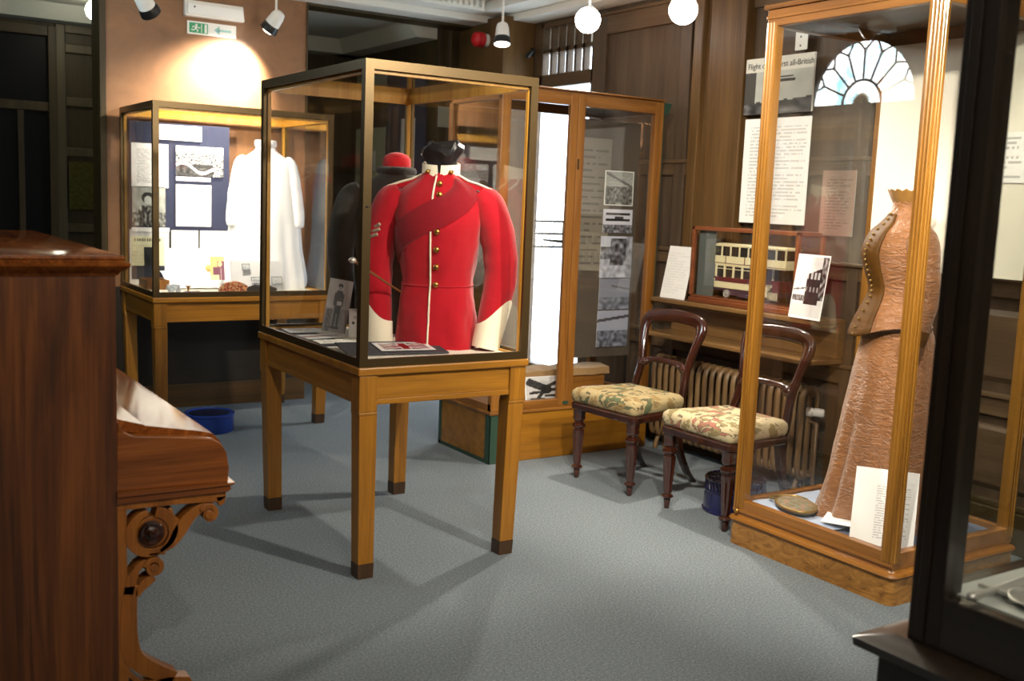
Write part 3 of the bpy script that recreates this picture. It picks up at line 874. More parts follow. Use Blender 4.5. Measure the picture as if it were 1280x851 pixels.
# ================================================================== DARK GREATCOAT behind the tunic
COAT = cloth('charcoal_wool', rgb(58, 58, 55), rgb(74, 74, 69), 24, 0.9, 0.3)
T = thing('dark_coat', 'charcoal tunic with ribbed collar seen from behind the red one', 'coat', (2.225, 4.475, DF), R(150))
CK = [(0.0, 0.190, 0.105, 0.0), (0.15, 0.182, 0.100, 0.0), (0.30, 0.172, 0.095, 0.0), (0.45, 0.190, 0.105, 0.0), (0.60, 0.200, 0.105, 0.0), (0.68, 0.17, 0.092, 0.005), (0.73, 0.10, 0.075, 0.01), (0.76, 0.066, 0.066, 0.01)]
rings = []
for k in range(30):
    z = 0.76 * k / 29
    a, b, cy = interp(CK, z)
    rings.append([(a * math.copysign(abs(math.cos(2 * PI * i / 40)) ** .86, math.cos(2 * PI * i / 40)) * (1 + 0.02 * mnoise.noise(Vector((i * .3, z * 8, 0)))),
                   cy + b * math.copysign(abs(math.sin(2 * PI * i / 40)) ** .86, math.sin(2 * PI * i / 40)), z) for i in range(40)])
MB().loft(rings).build('coat_body', COAT, T, smooth=60)
for s in (1, -1):
    pts = [(s * 0.16, 0.008, 0.66, 0.05, 0.055), (s * 0.205, 0.006, 0.62, 0.066, 0.072), (s * 0.243, 0.0, 0.5, 0.066, 0.07), (s * 0.255, -0.01, 0.36, 0.062, 0.066), (s * 0.240, -0.03, 0.2, 0.056, 0.058), (s * 0.215, -0.04, 0.04, 0.05, 0.052)]
    MB().loft(sleeve(s * 3, pts)).build('sleeve', COAT, T, smooth=60)
m = MB()
m.tube([(0.076 * math.cos(2 * PI * i / 40), 0.01 + 0.072 * math.sin(2 * PI * i / 40), 0.758) for i in range(40)], [0.017 + 0.003 * (i % 2) for i in range(40)], 8, closed=True)
m.build('collar_roll', cloth('astrakhan', rgb(40, 40, 40), rgb(62, 62, 60), 90, 0.95, 0.2, 0.6), T, smooth=60)
m = MB().lathe([(0.060, 0.75), (0.066, 0.79), (0.064, 0.815), (0.05, 0.832), (0.025, 0.842), (0.0, 0.845)], 24, Matrix.Translation((0, 0.01, 0)))
nb = m.build('neck_block', cloth('red_felt', rgb(176, 20, 30), rgb(196, 34, 44), 30), T, smooth=50)
nb['label'] = 'red stuffed neck block'

# ------------------------------------------------------------------ small things on the tunic case floor
T = thing('swagger_stick', 'thin brown cane with silver knob tucked under the red tunic sleeve', 'cane', (0, 0, 0))
MB().tube([(1.752, 3.885, 1.236), (1.85, 3.93, 1.187), (1.95, 3.975, 1.136), (2.055, 4.03, 1.085)], [0.0055, 0.0055, 0.005, 0.0045], 8).build('shaft', plain('cane_brown', rgb(120, 78, 40), 0.4), T, smooth=40)
MB().ball((1.742, 3.880, 1.241), 0.014, 14, None, (1.2, 1, 0.9)).build('knob', SILVER, T, smooth=60)
sheet('photograph', 'upright monochrome photo card of a standing soldier in tunic case', 'photograph', 0.108, 0.245, (1.900, 4.43, DF + 0.012), R(-10), R(-22), paint=ph_soldier, res=(40, 80), ry=R(9))
sheet('card', 'small white card with dark dots beside the soldier photo', 'card', 0.078, 0.128, (1.962, 4.30, DF + 0.004), R(-8), R(-22), paint=ph_dots, res=(24, 36))
DARKBOARD = plain('dark_grey_board', rgb(58, 60, 66), 0.7)
T = thing('flag_card', 'dark mount with a small union flag print in front of the tunic', 'card', (1.94, 3.87, DF), R(-8))
MB().box(-0.23, 0.20, -0.10, 0.115, 0.0, 0.006, Matrix.Translation((0, 0, 0.012)) @ Matrix.Rotation(R(5), 4, 'X')).build('mount', DARKBOARD, T, bevel=0.001)
sheet('flag_print', None, None, 0.235, 0.14, (0.035, -0.068, 0.0158), R(-85), 0, paint=ph_flag, res=(60, 40), t=0.002, parent=T)
m = MB(); m.box(-0.1, 0.1, 0.02, 0.06, 0.0, 0.009); m.build('easel_strip', DARKBOARD, T)
sheet('paper', 'dark grey mat along the left glass of the tunic case', 'paper', 0.16, 0.62, (1.765, 4.06, DF + 0.002), R(-90), 0, mat=DARKBOARD)
sheet('paper', 'open pamphlet with printed lines at the far left of tunic case', 'paper', 0.16, 0.15, (1.80, 4.50, DF + 0.006), R(-90), R(-6), mat=textsheet('pamphlet', 0.16, 0.15, 0.011))
sheet('paper', 'white leaflet with a red band lying before the soldier photo', 'paper', 0.18, 0.12, (1.81, 4.30, DF + 0.006), R(-90), R(4),
      paint=lambda u, v: (0.5, 0.2, 0.2) if abs(v - 0.5) < 0.12 else ((0.9, 0.9, 0.88) if u > .06 else (0.6, 0.6, 0.6)), res=(20, 20))
sheet('paper', 'cream paper slip nearest the front on the tunic case floor', 'paper', 0.16, 0.10, (1.80, 4.14, DF + 0.006), R(-90), R(-3), mat=textsheet('slip', 0.16, 0.10, 0.014, (0.88, 0.85, 0.76, 1)))

# ================================================================== WHITE SMOCK CASE CONTENTS
SM = cloth('white_linen', rgb(238, 240, 240), rgb(248, 249, 249), 8, 0.9, 0.1)
T = thing('white_smock', 'long white gathered linen smock on a headless stand', 'smock', (2.40, 6.76, DF), R(-12))
GK = [(0.0, 0.268, 0.165), (0.05, 0.272, 0.168), (0.25, 0.245, 0.150), (0.45, 0.228, 0.134), (0.62, 0.208, 0.120), (0.74, 0.188, 0.105), (0.82, 0.180, 0.088), (0.87, 0.12, 0.074), (0.90, 0.075, 0.066), (0.925, 0.062, 0.060), (0.965, 0.066, 0.062)]
rings = []
for k in range(48):
    z = 0.965 * k / 47
    a, b = interp(GK, z)
    rings.append([(a * math.cos(th) * (1 + w_), b * math.sin(th) * (1 + w_ * 1.4), z) for th in [2 * PI * i / 96 for i in range(96)]
                  for w_ in [0.06 * smooth(0.75, 0.0, z) * (0.6 * math.sin(th * 9 + 2 * z) + 0.5 * math.sin(th * 15 + 1 + 3 * z)) + 0.02 * mnoise.noise(Vector((math.cos(th) * 2, math.sin(th) * 2, z * 5)))]])
MB().loft(rings).build('smock_body', SM, T, smooth=60)
for s in (1, -1):
    pts = [(s * 0.125, 0.0, 0.845, 0.030, 0.04), (s * 0.157, 0.0, 0.818, 0.044, 0.06), (s * 0.178, -0.01, 0.70, 0.050, 0.066), (s * 0.196, -0.02, 0.55, 0.052, 0.066), (s * 0.206, -0.03, 0.44, 0.048, 0.06), (s * 0.208, -0.03, 0.41, 0.040, 0.05)]
    MB().loft(sleeve(s * 7, pts)).build('sleeve', SM, T, smooth=60)
m = MB(); m.tube([(0.066 * math.cos(2 * PI * i / 30), 0.062 * math.sin(2 * PI * i / 30), 0.95) for i in range(30)], 0.014, 8, closed=True, flat=(0.5, 1.5))
m.build('collar', SM, T, smooth=60)
BW = 7.105
T = thing('navy_board', 'navy cloth board propped at the back of the smock case', 'board', (1.926, BW, 0.862))
MB().box(-0.315, 0.342, 0.0, 0.012, 0.360, 1.057).build('panel', NAVY, T, bevel=0.002)
MB().box(-0.062, -0.048, -0.004, 0.012, 0.24, 0.365).build('strut', BLACK, T)
MB().box(0.132, 0.142, -0.004, 0.012, 0.24, 0.365).build('strut', BLACK, T)
MB().box(-0.315, 0.342, 0.001, 0.011, 0.0, 0.359).build('backing_card', CARD, T)
G = 'sheets on the navy board'
yb = BW - 0.004
sheet('heading_sheet', 'blank white heading strip at the top of the navy board', 'sheet', 0.2766, 0.097, (1.9401, yb, 1.8117), mat=CARD, group=G)
sheet('text_sheet', 'white sheet of small print on the upper left of the navy board', 'sheet', 0.2353, 0.2838, (1.742, yb, 1.4969), mat=textsheet('navy_text', 0.228, 0.275, 0.0105, amount=0.5), group=G)
sheet('photograph', 'wide monochrome crowd photo pinned on the navy board', 'photograph', 0.3158, 0.1961, (2.067, yb, 1.5826), paint=ph_crowd, res=(70, 44), group=G)
sheet('caption_strip', 'narrow white caption under the crowd photo', 'sheet', 0.2291, 0.0268, (2.0237, yb, 1.5495), mat=CARD, group=G)
sheet('text_sheet', 'blank white page below the crowd photo on the navy board', 'sheet', 0.2343, 0.2766, (2.0258, yb, 1.2492), mat=CARD, group=G)
sheet('photograph', 'monochrome photo of a dark haired person reading, on navy board', 'photograph', 0.2116, 0.258, (1.7337, yb, 1.2441), paint=ph_person, res=(44, 54), group=G)
sheet('caption_strip', 'narrow white caption under the reading person photo', 'sheet', 0.2425, 0.0268, (1.744, yb, 1.209), mat=CARD, group=G)
sheet('print', 'cream print with a black tower below the navy board', 'print', 0.212, 0.28, (1.713, 7.04, 0.90), R(-4), 0, paint=ph_tower, res=(50, 60))
T = thing('wooden_box', 'low open wooden box at the left end of the smock case', 'box', (1.69, 6.80, DF))
m = MB()
m.box(-0.07, 0.07, -0.10, -0.092, 0, 0.06).box(-0.07, 0.07, 0.092, 0.10, 0, 0.06).box(-0.07, -0.062, -0.092, 0.092, 0, 0.06).box(0.062, 0.07, -0.092, 0.092, 0, 0.06)
m.build('box_sides', OAKR_Y, T, bevel=0.001); MB().box(-0.062, 0.062, -0.092, 0.092, 0, 0.006).build('box_bottom', OAKR_Y, T)
sheet('print', 'small coloured portrait print leaning left of the smock', 'print', 0.092, 0.155, (2.085, 6.76, 0.915), R(-8), R(0), paint=ph_portrait, res=(26, 40))
T = thing('white_cloth', 'white draped linen square at the front left of the smock case', 'cloth', (1.965, 6.86, DF))
m = MB(); rg = []
for k in range(19):
    q = k / 18
    rg.append([(lerp(-0.19, 0.17, i / 24), -0.16 + 0.30 * q, 0.003 + 0.085 * smooth(0.2, 1, q) + 0.010 * (0.5 + 0.5 * mnoise.noise(Vector((i * .3, q * 5, 3))))) for i in range(25)])
m.loft(rg, False, False)
o = m.build('drape', SM, T, smooth=60)
sd = o.modifiers.new('Solid', 'SOLIDIFY'); sd.thickness = 0.003; sd.offset = 1
T = thing('orange_medallion', 'round orange disc on the white linen', 'medallion', (2.055, 6.86, 0.985))
MB().lathe([(0.02, 0), (0.024, 0.002), (0.024, 0.005), (0.018, 0.008), (0, 0.009)], 20, Matrix.Rotation(R(70), 4, 'X')).build('disc', plain('orange_wax', rgb(232, 150, 80), 0.5), T, smooth=40)
m = MB().box(-0.013, 0.013, 0.003, 0.006, -0.108, 0.02)
m.build('stand_strip', CARD, T)
T = thing('beaded_purse', 'arched beaded purse in red and gold left of the smock', 'purse', (2.085, 6.43, DF))
m = MB()
prof = [(0.098 * math.cos(PI * k / 20), 0.012 + 0.062 * math.sin(PI * k / 20)) for k in range(21)]
m.prism(prof, -0.018, 0.018)
t = NT('bead_pattern'); n = t.noise(t.coord(), 60, 2, 0.6)
t.l(t.ramp(n, [(0.38, rgb(90, 60, 50)), (0.48, rgb(180, 70, 56)), (0.56, rgb(216, 180, 120)), (0.66, rgb(110, 120, 110))]), t.b.inputs['Base Color'])
m.build('pouch', t.m, T, bevel=0.006)
m = MB()
for k in range(11):
    m.ball((-0.085 + 0.017 * k, -0.004, 0.012), 0.011, 8)
m.build('bead_fringe', plain('cream_beads', rgb(214, 198, 150), 0.4), T, smooth=60)
T = thing('black_lace', 'crumpled black lace lying at the foot of the smock', 'lace', (2.26, 6.42, DF))
m = MB(); rg = []
for k in range(13):
    q = k / 12 * 2 - 1
    rg.append([(0.105 * math.cos(2 * PI * i / 22) * math.sqrt(max(0.02, 1 - q * q)), 0.035 * q, max(0.001, 0.001 + 0.045 * math.sqrt(max(0, 1 - q * q)) * (0.5 + 0.5 * math.sin(2 * PI * i / 22)) * (1 + 0.6 * mnoise.noise(Vector((i * .5, q * 3, 1)))))) for i in range(22)])
m.loft(rg)
m.build('lace_heap', cloth('black_lace_cloth', rgb(30, 28, 28), rgb(66, 62, 58), 90), T, smooth=50)
# small caption cards, trinkets
LB = textsheet('label_print', 0.05, 0.03, 0.008, (0.80, 0.84, 0.84, 1), (0.3, 0.34, 0.36, 1), (.1, .15, .1, .15))
LBF = plain('label_edge_grey', rgb(120, 130, 134), 0.5)
def capcard(x, y, z, w, h, label, rx=R(-8)):
    T = thing('caption_card', label, 'caption card', (x, y, z), 0, 'caption cards before the smock')
    MB().box(-w / 2, w / 2, -0.001, 0.001, 0, h, Matrix.Rotation(rx, 4, 'X')).build('border', LBF, T)
    MB().box(-w / 2 + .004, w / 2 - .004, -0.002, -0.001, .004, h - .004, Matrix.Rotation(rx, 4, 'X')).build('print_area', LB, T)
    return T
sheet('folded_linen', 'white folded linen standing before the smock as a card backing', 'linen', 0.34, 0.20, (2.255, 6.415 + .05, DF), R(-12), 0, mat=SM, t=0.008)
capcard(2.165, 6.44, 1.005, 0.050, 0.040, 'small grey edged caption card right of the portrait print')
capcard(2.225, 6.425, 0.935, 0.062, 0.028, 'narrow grey edged caption card above the black lace')
T = capcard(2.362, 6.418, 0.915, 0.070, 0.050, 'largest grey edged caption card on the smock hem')
for i, (x, y, lab) in enumerate(((1.70, 6.42, 'white paper rosette'), (1.80, 6.40, 'gold trinket'), (1.88, 6.39, 'mauve ribbon'))):
    pass
T = thing('paper_rosette', 'pale grey ribbon rosette beside the wooden box', 'rosette', (1.715, 6.44, DF))
m = MB()
for k in range(9):
    a = 2 * PI * k / 9
    m.ball((0.028 * math.cos(a), 0.018 * math.sin(a), 0.022 + 0.012 * (k % 3)), 0.017, 8, None, (1, 0.7, 1))
m.build('loops', plain('pale_ribbon', rgb(196, 206, 214), 0.5), T, smooth=60)
T = thing('brass_trinket', 'tiny brass hourglass shaped trinket on the smock case floor', 'trinket', (1.80, 6.425, DF))
MB().lathe([(0.018, 0), (0.018, 0.006), (0.007, 0.014), (0.005, 0.026), (0.008, 0.038), (0.018, 0.045), (0.018, 0.05), (0, 0.05)], 16).build('body', BRASS, T, smooth=40)
T = thing('mauve_ribbon', 'folded mauve ribbon at the front of the smock case', 'ribbon', (1.80, 6.385, DF))
MB().box(-0.06, 0.06, -0.012, 0.012, 0, 0.012, None, (0.012, 0.0, 0.003, 0.003)).box(-0.04, 0.065, -0.01, 0.012, 0.012, 0.02, None, (0.01, 0.01, 0, 0)).build('folds', cloth('mauve_silk', rgb(120, 92, 112), rgb(140, 112, 130), 30), T, bevel=0.003)
T = thing('lace_strip', 'cream lace strip lying along the front of the smock case', 'lace', (2.30, 6.375, DF))
m = MB(); rg = []
for k in range(41):
    q = k / 40
    z = 0.003 + 0.012 * (0.5 + 0.5 * mnoise.noise(Vector((q * 20, 0, 2))))
    rg.append([(lerp(-0.36, 0.30, q), -0.012, 0.001), (lerp(-0.36, 0.30, q), 0.0, z + 0.004), (lerp(-0.36, 0.30, q), 0.014 + 0.004 * math.sin(q * 60), 0.002)])
m.loft(rg, False, False)
m.build('lace_band', plain('cream_lace', rgb(226, 218, 190), 0.8), T, smooth=60)

# ================================================================== AEROPLANE CASE (tall two-door oak case)
px0, px1, py0, py1 = 3.10, 4.26, 4.962, 5.56
T = thing('tall_display_case', 'tall two-pane oak case beside the chairs holding aeroplane pictures', 'display case', ((px0 + px1) / 2, py0, 0))
cw = (px1 - px0) / 2; D = py1 - py0
MB().box(-cw, cw, 0.0, D, 0, 0.285).build('plinth', OAK_X, T, bevel=0.004)
MB().box(-cw - 0.012, cw + 0.0, -0.012, D, 0.285, 0.305).build('plinth_moulding', OAKR_X, T, bevel=0.006)
m = MB()
m.box(-cw - 0.004, -cw + 0.05, -0.004, 0.0, 0, 0.285); m.box(-cw - 0.004, -cw, -0.004, 0.05, 0, 0.285); m.box(-cw - 0.004, -cw, 0.05, D, 0, 0.022)
m.box(-cw - 0.004, -cw, D - 0.03, D, 0, 0.285)
m.build('base_edging', GREEN, T)['label'] = 'green corner edging of the plinth'
m = MB(); m.box(cw, cw + 0.004, 0, 0.04, 0.31, 2.06); m.box(cw + 0.0005, cw + 0.03, -0.002, 0.07, 2.06, 2.13, None, (0, -0.03, 0, 0))
m.build('corner_strip', GREEN, T)['label'] = 'green painted corner strip'
def fx(x): return x - (px0 + px1) / 2
for bx in ((-cw, fx(3.16), 0, 0.04, 0.305, 2.13), (fx(4.195), cw, 0, 0.04, 0.305, 2.13), (fx(3.565), fx(3.617), 0, 0.03, 0.305, 2.13), (fx(3.620), fx(3.672), 0, 0.03, 0.305, 2.13),
           (-cw, -cw + 0.045, D - 0.045, D, 0.305, 2.13), (cw - 0.045, cw, D - 0.045, D, 0.305, 2.13)):
    MB().box(*bx).build('upright', OAKR_Z, T, bevel=0.004)
for bx in ((-cw, cw, 0.001, 0.039, 2.06, 2.135), (-cw, cw, D - 0.04, D, 2.06, 2.135), (-cw, cw, 0.001, 0.039, 0.305, 0.352), (-cw, cw, D - 0.04, D, 0.305, 0.345)):
    MB().box(*bx).build('rail', OAKR_X, T, bevel=0.004)
MB().box(-cw - 0.008, cw + 0.008, -0.008, D, 2.137, 2.147).build('top_board', OAKR_X, T, bevel=0.003)
for xx in (-cw, cw - 0.04):
    for z0, z1 in ((2.06, 2.134), (0.305, 0.345)):
        MB().box(xx, xx + 0.04, 0.04, D - 0.04, z0, z1).build('side_rail', OAKR_Y, T, bevel=0.004)
m = MB(); m.box(fx(3.60), fx(3.64), -0.006, 0.0, 0.318, 0.336)
m.build('hinge', GREEN, T)
m = MB(); m.box(fx(3.626), fx(3.638), -0.004, 0.0, 1.70, 1.76)
m.build('keyhole_plate', BRONZE, T)
for P in ((fx(3.16), fx(3.565), 0.016, 0.020, 0.352, 2.06), (fx(3.672), fx(4.195), 0.016, 0.020, 0.352, 2.06), (-cw + 0.016, -cw + 0.02, 0.04, D - 0.045, 0.345, 2.06), (cw - 0.02, cw - 0.016, 0.04, D - 0.045, 0.345, 2.06), (-cw + 0.045, cw - 0.045, D - 0.02, D - 0.016, 0.345, 2.06)):
    MB().box(*P).build('glass_pane', GLASS, T)
T = thing('picture_board', 'dark upright board behind right pane of tall case', 'board', (3.94, 5.135, 0.56))
MB().box(-0.26, 0.29, 0, 0.012, 0, 1.45).build('panel', plain('dark_brown_board', rgb(74, 66, 56), 0.7), T, bevel=0.002)
for xx in (-0.25, 0.27): MB().box(xx - 0.008, xx + 0.008, 0, 0.012, -0.2535, 0.0).build('support', BLACK, T)
sheet('text_sheet', 'dim grey text panel behind right pane above the aeroplane photos', 'panel', 0.24, 0.80, (3.885, 5.131, 1.10), mat=textsheet('dim_text', 0.24, 0.8, 0.04, rgb(118, 114, 104), rgb(80, 76, 70), (0.08, 0.05, 0.1, 0.05), 0.3))
G = 'aeroplane photos hung in a column'
yq = 5.128
k_ = yq / 5.3
for nm, xl, xr, zb_, zt_, pf, lab in (
        ('photograph', 4.096, 4.328, 1.502, 1.72, ph_hall, 'topmost photo of the aeroplane column, a crowded hangar'),
        ('photograph', 4.096, 4.332, 1.328, 1.478, ph_biplane_air, 'second photo of the aeroplane column, a biplane over a crowd'),
        ('photograph', 4.088, 4.345, 1.040, 1.306, ph_house, 'tallest photo of the aeroplane column, pale house and figures'),
        ('photograph', 4.093, 4.341, 0.835, 1.034, ph_haze, 'hazy bluish photo fourth in the aeroplane column'),
        ('photograph', 4.090, 4.343, 0.592, 0.828, ph_fleet, 'lowest photo of the aeroplane column, wing above a crowd')):
    sheet(nm, lab, 'photograph', (xr - xl) * k_, 1.5 + (zt_ - 1.5) * k_ - (1.5 + (zb_ - 1.5) * k_), ((xl + xr) / 2 * k_, yq, 1.5 + (zb_ - 1.5) * k_), paint=pf, res=(36, 40), group=G)
sheet('photograph', 'photo of a biplane leaning at the foot of the left pane', 'photograph', 0.30, 0.165, (3.555, 5.055, 0.307), R(-12), R(-3), paint=ph_biplane, res=(60, 36))
T = thing('parcel_box', 'long brown box with tan cloth cover in the tall case', 'box', (3.70, 5.235, 0.307))
T.location = (3.72, 5.27, 0.306)
MB().box(-0.36, 0.36, -0.09, 0.09, 0, 0.17).build('body', OAKR_X, T, bevel=0.004)
m = MB(); rg = []
for k in range(25):
    q = k / 24
    x = lerp(-0.375, 0.385, q); h = 0.172 + 0.012 * mnoise.noise(Vector((q * 8, 0, 0)))
    rg.append([(x, -0.105, h - 0.035), (x, -0.10, h + 0.008), (x, 0.0, h + 0.02), (x, 0.10, h + 0.008), (x, 0.105, h - 0.035), (x, 0.0, 0.1695)])
m.loft(rg)
m.build('cover', cloth('tan_cloth', rgb(150, 118, 78), rgb(172, 140, 98), 20), T, smooth=50)
sheet('caption_card', 'small white caption card beside the biplane photo', 'caption card', 0.15, 0.045, (3.875, 5.03, 0.355), R(-15), R(-3), mat=textsheet('smallcap', 0.15, 0.045, 0.012))
# hanging biplane model
T = thing('model_biplane', 'small model biplane hung before the bright window', 'model aeroplane', (3.74, 5.26, 1.18))
DW = plain('model_dark_wood', rgb(92, 84, 70), 0.5)
m = MB()
for z in (0.205, 0.13, 0.05):
    m.prism([(-0.19, z), (-0.17, z + 0.010), (0.20, z + 0.014), (0.22, z)], -0.035, 0.035)
m.build('wing', DW, T)
m = MB()
for x in (-0.15, -0.06, 0.03, 0.11, 0.19):
    m.tube([(x, -0.02, 0.05), (x, -0.02, 0.21)], 0.0025, 6); m.tube([(x, 0.02, 0.05), (x, 0.02, 0.21)], 0.0025, 6)
for x0, x1 in ((-0.15, -0.06), (0.03, 0.11), (0.11, 0.19)):
    m.tube([(x0, -0.02, 0.05), (x1, -0.02, 0.21)], 0.001, 4); m.tube([(x1, -0.02, 0.05), (x0, -0.02, 0.21)], 0.001, 4)
m.tube([(-0.02, -0.16, 0.09), (0, 0.18, 0.09)], [0.012, 0.006], 8)
m.build('strut', DW, T, smooth=40)
for x in (-0.08, 0.055):
    m = MB(); Mx = Matrix.Translation((x, -0.03, 0.0))
    m.tube([(0.022 * math.cos(2 * PI * i / 20), 0, 0.022 * math.sin(2 * PI * i / 20)) for i in range(20)], 0.003, 6, Mx, closed=True)
    m.tube([(0, 0, 0), (0, 0, 0.05)], 0.002, 6, Mx)
    for a in range(4):
        m.tube([(0.022 * math.cos(a * PI / 4), 0, 0.022 * math.sin(a * PI / 4)), (-0.022 * math.cos(a * PI / 4), 0, -0.022 * math.sin(a * PI / 4))], 0.001, 4, Mx)
    m.build('wheel', DW, T)
m = MB(); m.tube([(-0.14, 0, 0.21), (-0.14, 0, 0.88)], 0.0008, 4); m.tube([(0.14, 0, 0.21), (0.14, 0, 0.88)], 0.0008, 4)
m.build('hanging_thread', DW, T)

# ================================================================== BALLOON BACK CHAIRS
def tapestry(name, base, leaf, leaf2, dark):
    t = NT(name)
    v = t.coord()
    n1 = t.noise(v, 9, 3, 0.55, 0.8); n2 = t.noise(v, 14, 4, 0.6, 0.4); n3 = t.noise(v, 500, 2, 0.5)
    c = t.mix(t.math('GREATER_THAN', n1, 0.545), base, leaf)
    c = t.mix(t.math('GREATER_THAN', n2, 0.555), c, leaf2)
    c = t.mix(t.math('LESS_THAN', t.math('ABSOLUTE', t.math('SUBTRACT', n1, 0.56)), 0.012), c, dark)
    c = t.mix(t.math('LESS_THAN', n2, 0.395), c, dark)
    c = t.mix(t.math('MULTIPLY', n3, 0.3), c, base)
    t.l(c, t.b.inputs['Base Color']); t.b.inputs['Roughness'].default_value = 0.95
    t.bump(n3, 0.3, 0.002)
    return t.m
TAP1 = tapestry('tapestry_green', rgb(156, 139, 100), rgb(54, 78, 52), rgb(128, 104, 62), rgb(56, 50, 36))
TAP2 = tapestry('tapestry_pink', rgb(180, 166, 132), rgb(148, 80, 70), rgb(120, 106, 66), rgb(76, 66, 50))
def make_chair(label, cush):
    T = thing('balloon_back_chair', label, 'chair')
    def outline(s, r, z, n=8):
        # trapezoid with rounded corners, wider at the front
        pts = []
        for (cx, cy, a0) in ((0.185, 0.17, 0), (-0.185, 0.17, 90), (-0.215, -0.185, 180), (0.215, -0.185, 270)):
            for k in range(n):
                a = R(a0 + 90 * k / (n - 1))
                pts.append((cx * s + r * math.cos(a), cy * s + r * math.sin(a) - (0.02 if cy < 0 and 0 else 0), z))
        return pts
    m = MB().loft([outline(1, 0.030, 0.388), outline(1, 0.036, 0.395), outline(1, 0.036, 0.418), outline(1, 0.030, 0.425), outline(1, 0.024, 0.430)])
    m.build('seat_frame', MAHOG, T, smooth=40)
    rg = [outline(1.0, 0.022, 0.426), outline(1.0, 0.033, 0.440), outline(1.0, 0.038, 0.465), outline(1.0, 0.034, 0.488), outline(0.98, 0.018, 0.504), outline(0.80, 0.012, 0.514), outline(0.45, 0.01, 0.520), outline(0.1, 0.005, 0.522)]
    cu = MB().loft(rg).build('seat_cushion', cush, T, smooth=60)
    prof = [(0.010, 0.0), (0.012, 0.003), (0.0125, 0.02), (0.0155, 0.045), (0.014, 0.052), (0.024, 0.058), (0.026, 0.064), (0.022, 0.070), (0.015, 0.075), (0.017, 0.082),
            (0.0185, 0.09, .16), (0.022, 0.15, .18), (0.0265, 0.23, .18), (0.0285, 0.262, .18), (0.0265, 0.275), (0.020, 0.28), (0.020, 0.285), (0.030, 0.292), (0.0325, 0.302), (0.030, 0.312), (0.021, 0.318), (0.0205, 0.324), (0.027, 0.332), (0.030, 0.345), (0.028, 0.362), (0.030, 0.37), (0.031, 0.398)]
    prof = [(p[0] * 1.18, p[1] * 0.985) + tuple(p[2:]) for p in prof]
    for s in (-1, 1):
        MB().lathe(prof, 32, Matrix.Translation((s * 0.208, -0.178, 0))).build('leg', MAHOG, T, smooth=40)
    for s in (-1, 1):
        pts = spline([(s * 0.178, 0.175, 0.42), (s * 0.178, 0.19, 0.33), (s * 0.180, 0.215, 0.2), (s * 0.186, 0.27, 0.08), (s * 0.19, 0.335, 0.0)], 14)
        m = MB(); rg = []
        for k, p in enumerate(pts):
            w = lerp(0.022, 0.016, k / 13); dy = lerp(0.022, 0.015, k / 13)
            rg.append([(p[0] - w, p[1] - dy, p[2]), (p[0] + w, p[1] - dy, p[2]), (p[0] + w, p[1] + dy, p[2]), (p[0] - w, p[1] + dy, p[2])])
        m.loft(rg).build('leg', MAHOG, T, bevel=0.004)
    hp = [(-0.182, 0.185, 0.40), (-0.186, 0.205, 0.46), (-0.178, 0.226, 0.54), (-0.172, 0.244, 0.61), (-0.182, 0.262, 0.69), (-0.200, 0.284, 0.775), (-0.210, 0.300, 0.832), (-0.196, 0.312, 0.874), (-0.14, 0.318, 0.896), (0, 0.322, 0.904)]
    hp = hp + [(-x, y, z) for x, y, z in reversed(hp[:-1])]
    P = spline(hp, 72)
    rr = []
    for k in range(72):
        q = abs(k / 71 * 2 - 1)
        top = smooth(0.55, 0.25, q)
        rr.append((lerp(0.019, 0.017, top), lerp(0.021, 0.036, top)))
    # sweep with section: in-plane width rr[1], depth rr[0]
    m = MB(); rg = []
    for k, p in enumerate(P):
        a = Vector(P[max(k - 1, 0)]); b = Vector(P[min(k + 1, 71)]); d = (b - a).normalized()
        yv = Vector((0, 1, -0.2)); yv = (yv - d * yv.dot(d)).normalized(); nv = d.cross(yv).normalized()
        c0 = Vector(p)
        rg.append([c0 + nv * rr[k][1] * math.copysign(abs(math.cos(2 * PI * i / 16)) ** .75, math.cos(2 * PI * i / 16)) + yv * rr[k][0] * math.copysign(abs(math.sin(2 * PI * i / 16)) ** .75, math.sin(2 * PI * i / 16)) for i in range(16)])
    m.loft(rg).build('back_hoop', MAHOG, T, smooth=50)
    m = MB()
    P = spline([(-0.176, 0.240, 0.625), (-0.12, 0.252, 0.650), (0, 0.262, 0.654), (0.12, 0.252, 0.650), (0.176, 0.240, 0.625)], 24)
    m.tube(P, [(0.016, 0.016)] * 24, 10)
    m.tube([(p[0], p[1] - 0.012, p[2] - 0.004) for p in P], 0.006, 8)
    for s in (-1, 1):
        m.lathe([(0.024, -0.014), (0.025, 0), (0.02, 0.008), (0.012, 0.012), (0.006, 0.018), (0, 0.02)], 16, Matrix.Translation((s * 0.150, 0.235, 0.632)) @ Matrix.Rotation(R(90), 4, 'X'))
        m.ball((s * 0.118, 0.238, 0.640), 0.014, 10)
    m.build('cross_rail', MAHOG, T, smooth=50)
    return T
c1 = make_chair('balloon back chair with green leaf tapestry seat beside the tall case', TAP1)
c1.location = (3.599, 4.335, 0); c1.rotation_euler = (0, 0, R(-84.6)); c1['group'] = 'balloon back chairs'
c2 = copy_tree(c1)
c2.location = (3.650, 3.643, 0); c2.rotation_euler = (0, 0, R(-90.7))
c2['label'] = 'balloon back chair with pink rose tapestry seat beside the dress case'
for ch in c2.children:
    if ch.name.startswith('seat_cushion'):
        ch.data = ch.data.copy(); ch.data.materials[0] = TAP2

